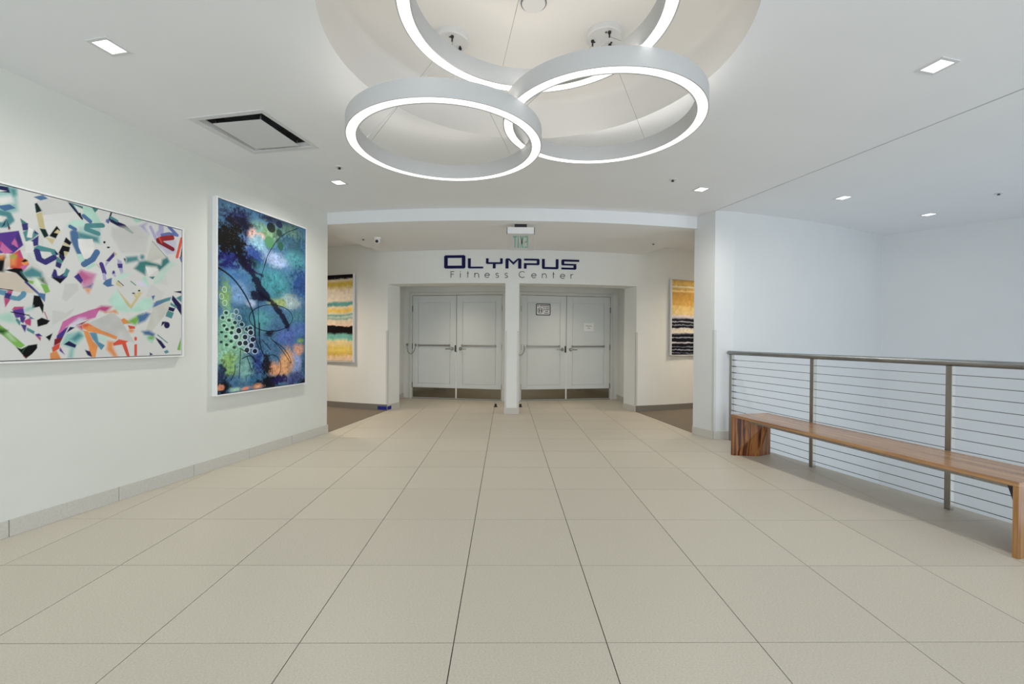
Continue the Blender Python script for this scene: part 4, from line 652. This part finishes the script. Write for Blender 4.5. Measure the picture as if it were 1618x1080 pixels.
picture('tall abstract canvas in blues and teal with black swirls on the left wall', (*wpt(1.438), .671), WU, WN, 1.217, 1.804, .052, (1438, 671), paint_blue, .0042)
bandsC = [(0, (30, 26, 34), .01), (.045, (225, 215, 190), .02), (.075, (205, 182, 92), .03), (.15, (222, 210, 190), .06), (.20, (226, 214, 200), .03), (.315, (100, 160, 158), .02), (.36, (224, 208, 180), .02), (.39, (226, 196, 110), .03), (.435, (206, 205, 190), .02), (.455, (120, 165, 155), .012), (.475, (180, 195, 185), .02), (.50, (110, 165, 160), .012), (.515, (214, 200, 180), .03), (.575, (226, 200, 180), .02), (.595, (22, 18, 20), .008), (.675, (60, 70, 70), .01), (.69, (120, 180, 172), .02), (.745, (150, 200, 180), .02), (.765, (222, 205, 160), .02), (.82, (218, 196, 110), .06), (.90, (208, 178, 96), .03), (.94, (220, 196, 165), .03)]
bandsD = [(0, (200, 165, 100), .02), (.035, (212, 182, 110), .02), (.08, (235, 225, 200), .01), (.10, (205, 172, 105), .02), (.14, (228, 205, 150), .015), (.16, (196, 154, 84), .02), (.28, (204, 166, 96), .04), (.35, (216, 190, 130), .04), (.42, (214, 190, 140), .03), (.47, (206, 196, 196), .02), (.505, (150, 150, 165), .015), (.52, (24, 24, 34), .012), (.555, (175, 178, 192), .008), (.568, (22, 22, 32), .008), (.60, (160, 165, 180), .008), (.61, (20, 20, 30), .01), (.645, (190, 190, 196), .01), (.66, (214, 208, 190), .03), (.715, (120, 122, 140), .01), (.73, (18, 18, 28), .008), (.77, (170, 175, 190), .008), (.78, (24, 24, 34), .008), (.835, (205, 205, 214), .008), (.85, (20, 20, 30), .008), (.895, (150, 155, 172), .006), (.903, (16, 16, 26), .006), (.935, (165, 170, 186), .006), (.945, (18, 18, 28), .006), (.978, (140, 145, 165), .006), (.985, (20, 20, 30), .006)]
def arc_picture(label, xa, xb, z0, H, painter, near_left):
    # flat frame hung on the curved wall between x = xa and xb
    pa = Vector(arc(PC, PR, xa, xb, 1)[0]); pb = Vector(arc(PC, PR, xa, xb, 1)[1]); u = (pb-pa).normalized(); n = Vector((u.y, -u.x)); mid = (pa+pb)/2
    sag = PR-(mid-PC).length
    o = pa+n*(sag+.001); picture(label, (o.x, o.y, z0), u, n, (pb-pa).length, H, .045, (0, 0), painter, .006)
arc_picture('seascape canvas in yellow, teal and black bands in the left passage', -3.42, -2.555, .795, 1.50, paint_bands(bandsC, 31), False)
arc_picture('striped canvas, ochre above and black and white below, in the right passage', 2.79, 3.66, .945, 1.31, paint_bands(bandsD, 41, .014), True)

# ------------------------------------------------------------------ lettering over the doors
def sx(x): return -1.008+(x-140)*.001644
def onarc(x, z, d=.0): 
    y = PC.y-math.sqrt(PR**2-(x-PC.x)**2); t = Vector((x-PC.x, y-PC.y)).normalized(); return Vector((x+t.x*d, y+t.y*d, z))
K = .00164
def letter(root, polys, zbase, m, name='letter'):
    # polys: closed outlines in sign units (x, height above the baseline), extruded off the curved wall
    mb = MB()
    for p in polys:
        pts = [(sx(x), zbase+y*K) for x, y in p]
        mb.hull_quads([onarc(x, z, .0005) for x, z in pts], [onarc(x, z, .008) for x, z in pts])
    return build(name, mb, m, root)
def R(x0, y0, x1, y1): return [(x0, y0), (x1, y0), (x1, y1), (x0, y1)]
root = empty('wall_lettering', onarc(.1, 2.335), 'large navy blue capital lettering on the wall over the doors', 'sign')
ZB = 2.335
letter(root, [[(152, 0), (338, 0), (350, 10), (350, 28), (140, 28), (140, 10)], R(140, 28, 175, 104), R(315, 28, 350, 104), [(140, 104), (350, 104), (350, 120), (338, 130), (152, 130), (140, 120)]], ZB, M_NAVY)
letter(root, [R(375, 17, 403, 98), [(385, 0), (525, 0), (525, 17), (375, 17), (375, 8)]], ZB, M_NAVY)
letter(root, [R(552, 60, 577, 98), R(690, 60, 715, 98), [(552, 60), (552, 50), (562, 43), (705, 43), (715, 50), (715, 60)], R(619, 0, 646, 43)], ZB, M_NAVY)
letter(root, [R(742, 0, 772, 88), R(866, 0, 897, 88), [(742, 88), (772, 88), (772, 84), (819, 36), (819, 62), (778, 98), (752, 98)], [(897, 88), (866, 88), (866, 84), (819, 36), (819, 62), (860, 98), (887, 98)]], ZB, M_NAVY)
letter(root, [[(922, 80), (1074, 80), (1074, 90), (1064, 98), (922, 98)], R(1048, 54, 1074, 80), [(922, 36), (1064, 36), (1074, 44), (1074, 54), (922, 54)], R(922, 0, 948, 36)], ZB, M_NAVY)
letter(root, [R(1098, 20, 1126, 98), R(1234, 20, 1261, 98), [(1108, 0), (1251, 0), (1261, 9), (1261, 20), (1098, 20), (1098, 9)]], ZB, M_NAVY)
letter(root, [[(1290, 78), (1468, 78), (1468, 98), (1300, 98), (1290, 90)], R(1290, 56, 1318, 78), [(1300, 40), (1430, 40), (1440, 44), (1440, 56), (1290, 56), (1290, 48)], R(1411, 18, 1440, 40), [(1290, 0), (1430, 0), (1440, 8), (1440, 18), (1290, 18)]], ZB, M_NAVY)
def stroke_letter(root, strokes, x0, zb, w=5.2):
    mb = MB()
    for s in strokes:
        L = [Vector((x0+p[0], p[1])) for p in s]; n = len(L); sides = []
        for i in range(n):
            t = (L[min(i+1, n-1)]-L[max(i-1, 0)]).normalized(); q = Vector((-t.y, t.x))*w/2; sides.append((L[i]+q, L[i]-q))
        for (a, b), (c, d) in zip(sides[:-1], sides[1:]):
            pts = [(sx(v.x), zb+v.y*K) for v in (a, c, d, b)]
            mb.hull_quads([onarc(x, z, .0005) for x, z in pts], [onarc(x, z, .006) for x, z in pts])
    return build('letter', mb, M_CHAR, root)
def A_(cx, cy, rx, ry, a0, a1, k=14): return [(cx+rx*math.cos(math.radians(a0+(a1-a0)*i/k)), cy+ry*math.sin(math.radians(a0+(a1-a0)*i/k))) for i in range(k+1)]
root = empty('wall_lettering', onarc(.1, 2.19), 'thin charcoal lettering in mixed case under the large navy sign', 'sign')
ZF = 2.190
GL = {'F': [[(2, 0), (2, 62)], [(2, 59), (33, 59)], [(2, 33), (30, 33)]],
      'i': [[(2, 0), (2, 42)], [(2, 54), (2, 61)]],
      't': [[(8, 0), (8, 60)], [(0, 41), (18, 41)]],
      'n': [[(2, 0), (2, 43)], A_(22, 22, 20, 20, 180, 0)+[(42, 0)]],
      'e': [[(3, 22), (47, 22)], A_(25, 21, 22, 21, 0, 320, 22)],
      's': [A_(17, 32, 13, 10.5, 30, 270)+A_(17, 10.5, 14, 11, 90, -150)],
      'C': [A_(34, 31, 32, 30, 48, 312, 22)],
      'r': [[(2, 0), (2, 43)], A_(20, 24, 18, 18, 180, 75, 8)]}
for ch, x in (('F', 206), ('i', 299), ('t', 366), ('n', 440), ('e', 540), ('s', 645), ('s', 733), ('C', 873), ('e', 995), ('n', 1100), ('t', 1204), ('e', 1279), ('r', 1384)):
    stroke_letter(root, GL[ch], x, ZF)

# ------------------------------------------------------------------ exit sign under the bulkhead
ex, ey = .172, 5.62
r = empty('exit_sign', (ex, ey, 2.33), 'clear hanging exit sign with green letters seen from behind', 'sign')
build('mounting_canopy', MB().box(ex-.076, ex+.076, ey-.03, ey+.03, SOFF-.036, SOFF), M_BLACK, r)
hz = MB().box(ex-.166, ex+.166, ey-.028, ey+.028, SOFF-.118, SOFF-.037); build('housing', hz, M_FRAME, r, bevel=.004)
for sg in (-1, 1): build('end_cap', MB().box(ex+sg*.1705-.0035, ex+sg*.1705+.0035, ey-.024, ey+.024, SOFF-.116, SOFF-.039), M_DARK, r)
build('panel', MB().box(ex-.164, ex+.164, ey-.003, ey+.003, SOFF-.318, SOFF-.112), M_ACRYL, r)
def mirrored(polys, x0):
    mb = MB()
    for p in polys:
        q = [(ex-(x0+x-.093), SOFF-.290+y) for x, y in p]
        mb.hull_quads([(x, ey+.0035, z) for x, z in q], [(x, ey+.0055, z) for x, z in q])
    build('letter', mb, M_GREEN, r)
hh = .15; s_ = .017
mirrored([R(0, 0, s_, hh), R(s_, 0, .045, s_), R(s_, hh-s_, .045, hh), R(s_, hh/2-s_/2, .040, hh/2+s_/2)], 0)
mirrored([[(0, 0), (.018, 0), (.052, hh), (.034, hh)], [(.034, 0), (.052, 0), (.018, hh), (0, hh)]], .052)
mirrored([R(0, 0, s_, hh)], .114)
mirrored([R(.017, 0, .034, hh-s_), R(0, hh-s_, .051, hh)], .138)

# ------------------------------------------------------------------ ceiling fixtures
def sprinkler(x, y, z, label):
    r = empty('sprinkler_head', (x, y, z), label, 'sprinkler', 'ceiling sprinkler heads')
    build('escutcheon', MB().lathe((x, y, z), [(.036, 0), (.034, -.006), (.022, -.008), (.014, -.006)], 20), M_FIXT, r, smooth=True)
    h = MB().lathe((x, y, z), [(.009, -.004), (.009, -.010), (.004, -.011)], 10)
    for s in (-1, 1): h.tube([(x+s*.010, y, z-.008), (x+s*.011, y, z-.012), (x, y, z-.018)], .0025, 6)
    build('frame_arms', h, M_DARK, r); build('deflector', MB().lathe((x, y, z), [(.014, -.018), (.014, -.0205), (.004, -.021)], 12), M_DARK, r)
sprinkler(-1.552, 4.183, CEIL, 'small sprinkler head in the main ceiling, left of the ring lights')
sprinkler(1.626, 4.405, CEIL, 'small sprinkler head in the main ceiling, right of the ring lights')
sprinkler(5.193, 4.691, CEIL, 'pale sprinkler head in the ceiling over the stair hall')
sprinkler(-2.068, 6.514, SOFF, 'tiny sprinkler head under the bulkhead beside the dome camera')
sprinkler(2.171, 6.635, SOFF, 'tiny sprinkler head under the bulkhead on its right side')
cx, cy = -1.845, 6.43
r = empty('security_camera', (cx, cy, SOFF), 'white dome security camera with black lens under the bulkhead', 'camera')
build('base', MB().lathe((cx, cy, SOFF), [(.052, 0), (.052, -.022), (.046, -.030)], 24), M_FRAME, r, smooth=True)
build('ball', MB().lathe((cx, cy, SOFF-.045), [(.004, .044)]+[(.042*math.cos(a), .042*math.sin(a)) for a in np.linspace(1.2, -1.5, 12)]+[(.001, -.042)], 24), M_FRAME, r, smooth=True)
build('lens', MB().lathe((cx+.006, cy-.030, SOFF-.058), [(.021, -.004), (.021, .010), (.013, .014)], 20, axis='y'), M_BLACK, r, smooth=True)

def downlight(x, y, ang, label, h=.052, w=26):
    r = empty('recessed_downlight', (x, y, CEIL), label, 'downlight', 'square recessed downlights')
    c, s = math.cos(ang), math.sin(ang); ax = Vector((c, s, 0)); ay = Vector((-s, c, 0)); z = Vector((0, 0, 1)); O = Vector((x, y, CEIL))
    f = MB()
    for a, b, sg in ((ax, ay, 1), (ax, ay, -1)):
        f.obox(O+ay*sg*(h+.009)-z*.0015, ax, ay, z, h+.018, .009, .003)
        f.obox(O+ax*sg*(h+.009)-z*.0015, ax, ay, z, .009, h, .003)
    build('trim_ring', f, M_FIXT, r)
    build('lens', MB().obox(O-z*.001, ax, ay, z, h, h, .0015), M_DOWN, r)
    l = bpy.data.lights.new('downlight_beam', 'SPOT'); l.energy = w; l.spot_size = math.radians(168); l.spot_blend = 1; l.shadow_soft_size = .05; l.color = (1, .95, .88)
    o = bpy.data.objects.new('downlight_beam', l); COL.objects.link(o); o.parent = r; o.location = (0, 0, -.012)
aL = math.atan2(WU.y, WU.x); aR = PI-aL
downlight(-2.171, 2.488, aL, 'large bright square downlight at the top left of the photo, left of the ring lights', w=P_NEAR)
downlight(2.451, 2.545, aR, 'large bright square downlight at the top right of the photo, right of the ring lights', w=P_NEAR)
downlight(-1.713, 4.598, aL, 'small square downlight beyond the air diffuser, left of the bulkhead', w=P_FAR*1.12)
downlight(2.027, 4.677, aR, 'small square downlight at the right end of the bulkhead, near the white corner', w=P_FAR*.75)
downlight(3.690, 4.895, aR, 'square downlight over the stair hall, nearer the white corner', w=P_HALL)
downlight(5.215, 5.500, aR, 'farthest square downlight over the stair hall, near the grey end wall', w=P_HALL)
downlight(-2.65, .35, aL, 'added unseen square downlight for the near floor, left side of the lobby', w=P_BACK)  # extra lamp added out of view to light the near floor
downlight(2.95, .35, aR, 'added unseen square downlight for the near floor, right side of the lobby', w=P_BACK)  # its right-hand twin, also added out of view for the near floor
# passage lamps, round the corner on each side
def passage_lamp(x, y, label, CEIL=CEIL, P_PASS=P_PASS, ang=150):
    r = empty('recessed_downlight', (x, y, CEIL), label, 'downlight')
    build('trim_ring', MB().lathe((x, y, CEIL), [(.075, 0), (.075, -.004), (.058, -.005), (.056, -.001)], 24), M_FIXT, r)
    build('lens', MB().lathe((x, y, CEIL-.001), [(.055, 0), (.055, -.0015)], 20), M_DOWN, r)
    l = bpy.data.lights.new('passage_beam', 'SPOT'); l.energy = P_PASS; l.spot_size = math.radians(ang); l.spot_blend = 1; l.shadow_soft_size = .30; l.color = (1, .84, .66)
    o = bpy.data.objects.new('passage_beam', l); COL.objects.link(o); o.parent = r; o.location = (0, 0, -.02)
passage_lamp(-3.75, 6.75, 'round ceiling lamp in the left passage, round the corner', CEIL, P_PASS*1.28)
passage_lamp(4.0, 7.05, 'round ceiling lamp in the right passage, round the corner')

passage_lamp(-.93, 8.15, 'added unseen round lamp brightening the left pair of doors', 2.42, P_REC, 125)  # fill lamp added behind the lintel, out of view, to brighten the doors
passage_lamp(1.13, 8.15, 'added unseen round lamp brightening the right pair of doors', 2.42, P_REC, 125)  # second added fill lamp for the doors, also out of view

# supply-air diffuser with a drooping centre panel
DO = Vector((-1.936, 3.523, CEIL)); ax = Vector((WU.x, WU.y, 0)); ax = Vector((.975, -.221, 0)); ay = Vector((.221, .975, 0)); z = Vector((0, 0, 1))
r = empty('air_diffuser', DO, 'white square air diffuser with a sloping centre plate, left ceiling', 'vent')
h = .318; fr = MB()
for sg in (1, -1):
    fr.obox(DO+ay*sg*(h-.02)-z*.002, ax, ay, z, h, .02, .004); fr.obox(DO+ax*sg*(h-.02)-z*.002, ax, ay, z, .02, h-.04, .004)
build('frame', fr, M_FIXT, r)
def sq(hh_, zz): return [DO+ax*sx_*hh_+ay*sy_*hh_+z*zz for sx_, sy_ in ((-1, -1), (1, -1), (1, 1), (-1, 1))]
nk = MB(); a = sq(h-.04, -.001); b = sq(.262, .03)
for i in range(4): nk.poly([a[i], a[(i+1) % 4], b[(i+1) % 4], b[i]])
build('cone', nk, M_FIXT, r, recalc=False)
bt = MB(); a = sq(.262, .03); b = sq(.25, .115)
for i in range(4): bt.poly([a[i], a[(i+1) % 4], b[(i+1) % 4], b[i]])
bt.poly(b)
build('boot', bt, M_BOOT, r, recalc=False)
build('duct_neck', MB().lathe((DO.x, DO.y, DO.z), [(.20, .104), (.20, .112)], 32), M_BLACK, r)
def plate_z(sx_, sy_, t): return z*(-.012-.004*sx_-.007*sy_+t)
cor = ((-1, -1), (1, -1), (1, 1), (-1, 1))
build('face_plate', MB().hull_quads([DO+ax*a_*.205+ay*b_*.205+plate_z(a_, b_, 0) for a_, b_ in cor], [DO+ax*a_*.205+ay*b_*.205+plate_z(a_, b_, .004) for a_, b_ in cor]), M_FIXT, r)
for a_, b_ in cor:
    build('hanger', MB().tube([DO+ax*a_*.19+ay*b_*.19+plate_z(a_, b_, .004), DO+ax*a_*.205+ay*b_*.205+z*.112], .006, 6), M_CHROME, r)

# ------------------------------------------------------------------ ring pendants
def ring_light(cx, cy, zb, can, label, cab):
    Rr = .6096; wd = .068; hb = .0985
    r = empty('ring_pendant', (cx, cy, zb), label, 'pendant light', 'white ring pendants')
    body = MB().lathe((cx, cy, zb), [(Rr, 0), (Rr, hb), (Rr-.006, hb), (Rr-.006, hb-.006), (Rr-wd+.006, hb-.006), (Rr-wd+.006, hb), (Rr-wd, hb), (Rr-wd, 0), (Rr-wd+.008, 0), (Rr-wd+.008, .006), (Rr-.006, .006), (Rr-.006, 0)], 128, closed=True)
    o = build('ring_body', body, M_RING, r, smooth=True)
    build('light_diffuser', MB().lathe((cx, cy, zb), [(Rr-.0065, .0015), (Rr-.0065, .0055), (Rr-wd+.0085, .0055), (Rr-wd+.0085, .0015)], 128, closed=True), M_LIGHT, r, smooth=False)
    build('uplight_diffuser', MB().lathe((cx, cy, zb), [(Rr-.007, hb-.0055), (Rr-.007, hb-.002), (Rr-wd+.007, hb-.002), (Rr-wd+.007, hb-.0055)], 128, closed=True), M_UP, r)
    px, py = can; rt = .105
    cn = build('canopy', MB().lathe((px, py, RTOP), [(rt, 0), (rt, -.030), (rt-.004, -.034)], 40), M_FIXT, r, smooth=True)
    for k in range(3):
        a = math.radians(30+120*k)
        build('screw', MB().lathe((px+.06*math.cos(a), py+.06*math.sin(a), RTOP-.034), [(.006, 0), (.006, -.003)], 10), M_DARK, cn)
    for k, ad in enumerate(cab):
        a = math.radians(ad); ca = math.radians(cab[0]+120*k)
        p0 = Vector((px+.068*math.cos(a), py+.068*math.sin(a), RTOP-.034)); p1 = Vector((cx+(Rr-wd/2)*math.cos(a), cy+(Rr-wd/2)*math.sin(a), zb+hb-.004))
        build('cable_gripper', MB().lathe(tuple(p0), [(.010, 0), (.010, -.010), (.005, -.012), (.005, -.034)], 10), M_DARK, cn)
        build('suspension_cable', MB().tube([p0-z*.03, p1], .0012, 6), M_STEEL, r)
    # power cord
    a = math.radians(cab[1]+6); p0 = Vector((px+.03, py, RTOP-.034)); p1 = Vector((cx+(Rr-wd/2)*math.cos(a), cy+(Rr-wd/2)*math.sin(a), zb+hb-.004))
    mid = p0.lerp(p1, .5)-z*.01
    build('power_cord', MB().tube([p0, mid, p1], .0022, 6), M_FIXT, r)
ZR = 2.43; ST = .1020
ring_light(-.392, 2.895, ZR, (-.353, 2.80), 'left ring pendant, lowest of the three overlapping white rings', (42, 162, 282))
ring_light(.581, 2.781, ZR+ST, (.582, 2.738), 'right ring pendant of the three overlapping white rings', (46, 166, 286))
ring_light(.1235, 2.003, ZR+2*ST, (.125, 1.98), 'ring pendant nearest the camera, cut by the top of the photo', (106, 226, 346))
r = empty('smoke_detector', (.138, 2.475, RTOP), 'pale round detector at the centre of the ceiling recess above the rings', 'detector')
build('base', MB().lathe((.138, 2.475, RTOP), [(.075, 0), (.075, -.012), (.062, -.030), (.02, -.034)], 32), M_FIXT, r, smooth=True)
build('grille', MB().lathe((.138, 2.475, RTOP-.020), [(.0705, 0), (.0705, -.003), (.066, -.004), (.066, .001)], 32, closed=True), M_DARK, r)

# ------------------------------------------------------------------ cable railing along the floor edge
RP = [(2.734, 5.400), (2.952, 4.275), (3.216, 3.205), (3.470, 2.115), (3.735, 1.03), (4.0, -.055), (4.27, -1.14), (4.53, -2.2)]
r = empty('cable_railing', (RP[1][0], RP[1][1], 0), 'steel handrail with square posts and thirteen horizontal cables behind the bench', 'railing')
rd = Vector((RP[2][0]-RP[0][0], RP[2][1]-RP[0][1], 0)).normalized(); rn = Vector((rd.y, -rd.x, 0)); z = Vector((0, 0, 1))
for x, y in RP:
    build('post', MB().obox((x, y, .519), rd, rn, z, .0195, .0195, .519), M_STEEL, r, bevel=.002)
for k in range(13):
    zz = .060+.0762*k
    build('cable', MB().tube([(x, y, zz) for x, y in RP], .0028, 6), M_CABLE, r)
    for (x, y), sg in ((RP[0], -1),):
        build('cable_fitting', MB().tube([Vector((x, y, zz))-rd*sg*-.02, Vector((x, y, zz))+rd*.075], .0055, 8), M_CABLE, r)
e0 = Vector((*RP[0], 1.060))-rd*.05
build('handrail', MB().tube([e0, e0+rd*.01]+[Vector((x, y, 1.060)) for x, y in RP[1:]], .031, 16, ry=.0245), M_STEELR, r, smooth=True)

# ------------------------------------------------------------------ bench
BA = Vector((2.394, 4.694, 0)); ang = math.atan2(.206, .9786)
bench = empty('bench', BA, 'long low wooden bench with slab ends beside the cable railing', 'bench', rz=ang)
W = .455; Ln_ = 2.256; TH = .026
build('seat', MB().box(-.004, W, -Ln_-TH-.002, TH+.002, .402, .430), M_WOODT, bench, local=True, bevel=.003)
# left leg: folded slab, creased on its inner face
bot = [(0, 0, 0), (.25, -.085, 0), (.44, -.028, 0), (.44, TH, 0), (0, TH, 0)]; top = [(0, 0, .402), (.31, -.17, .402), (.44, -.03, .402), (.44, TH, .402), (0, TH, .402)]
build('leg', MB().hull_quads(bot, top), M_WOODL, bench, local=True)
bot = [(0, -Ln_, 0), (0, -Ln_-TH, 0), (.44, -Ln_-TH, 0), (.44, -Ln_+.028, 0), (.25, -Ln_+.085, 0)]; top = [(x, y+(.085 if i == 4 else 0), .402) for i, (x, y, _) in enumerate(bot)]
build('leg', MB().hull_quads(bot, top), M_WOODT2, bench, local=True)
for x in (.022, .36):
    build('steel_rail', MB().box(x, x+.038, -Ln_+.02, -.20, .380, .4015), M_STEEL, bench, local=True)
build('gusset', MB().hull_quads([(.018, -Ln_+.0005, .395), (.018, -Ln_+.034, .395), (.018, -Ln_+.0005, .285)], [(.026, -Ln_+.0005, .395), (.026, -Ln_+.034, .395), (.026, -Ln_+.0005, .285)]), M_DARK, bench, local=True)
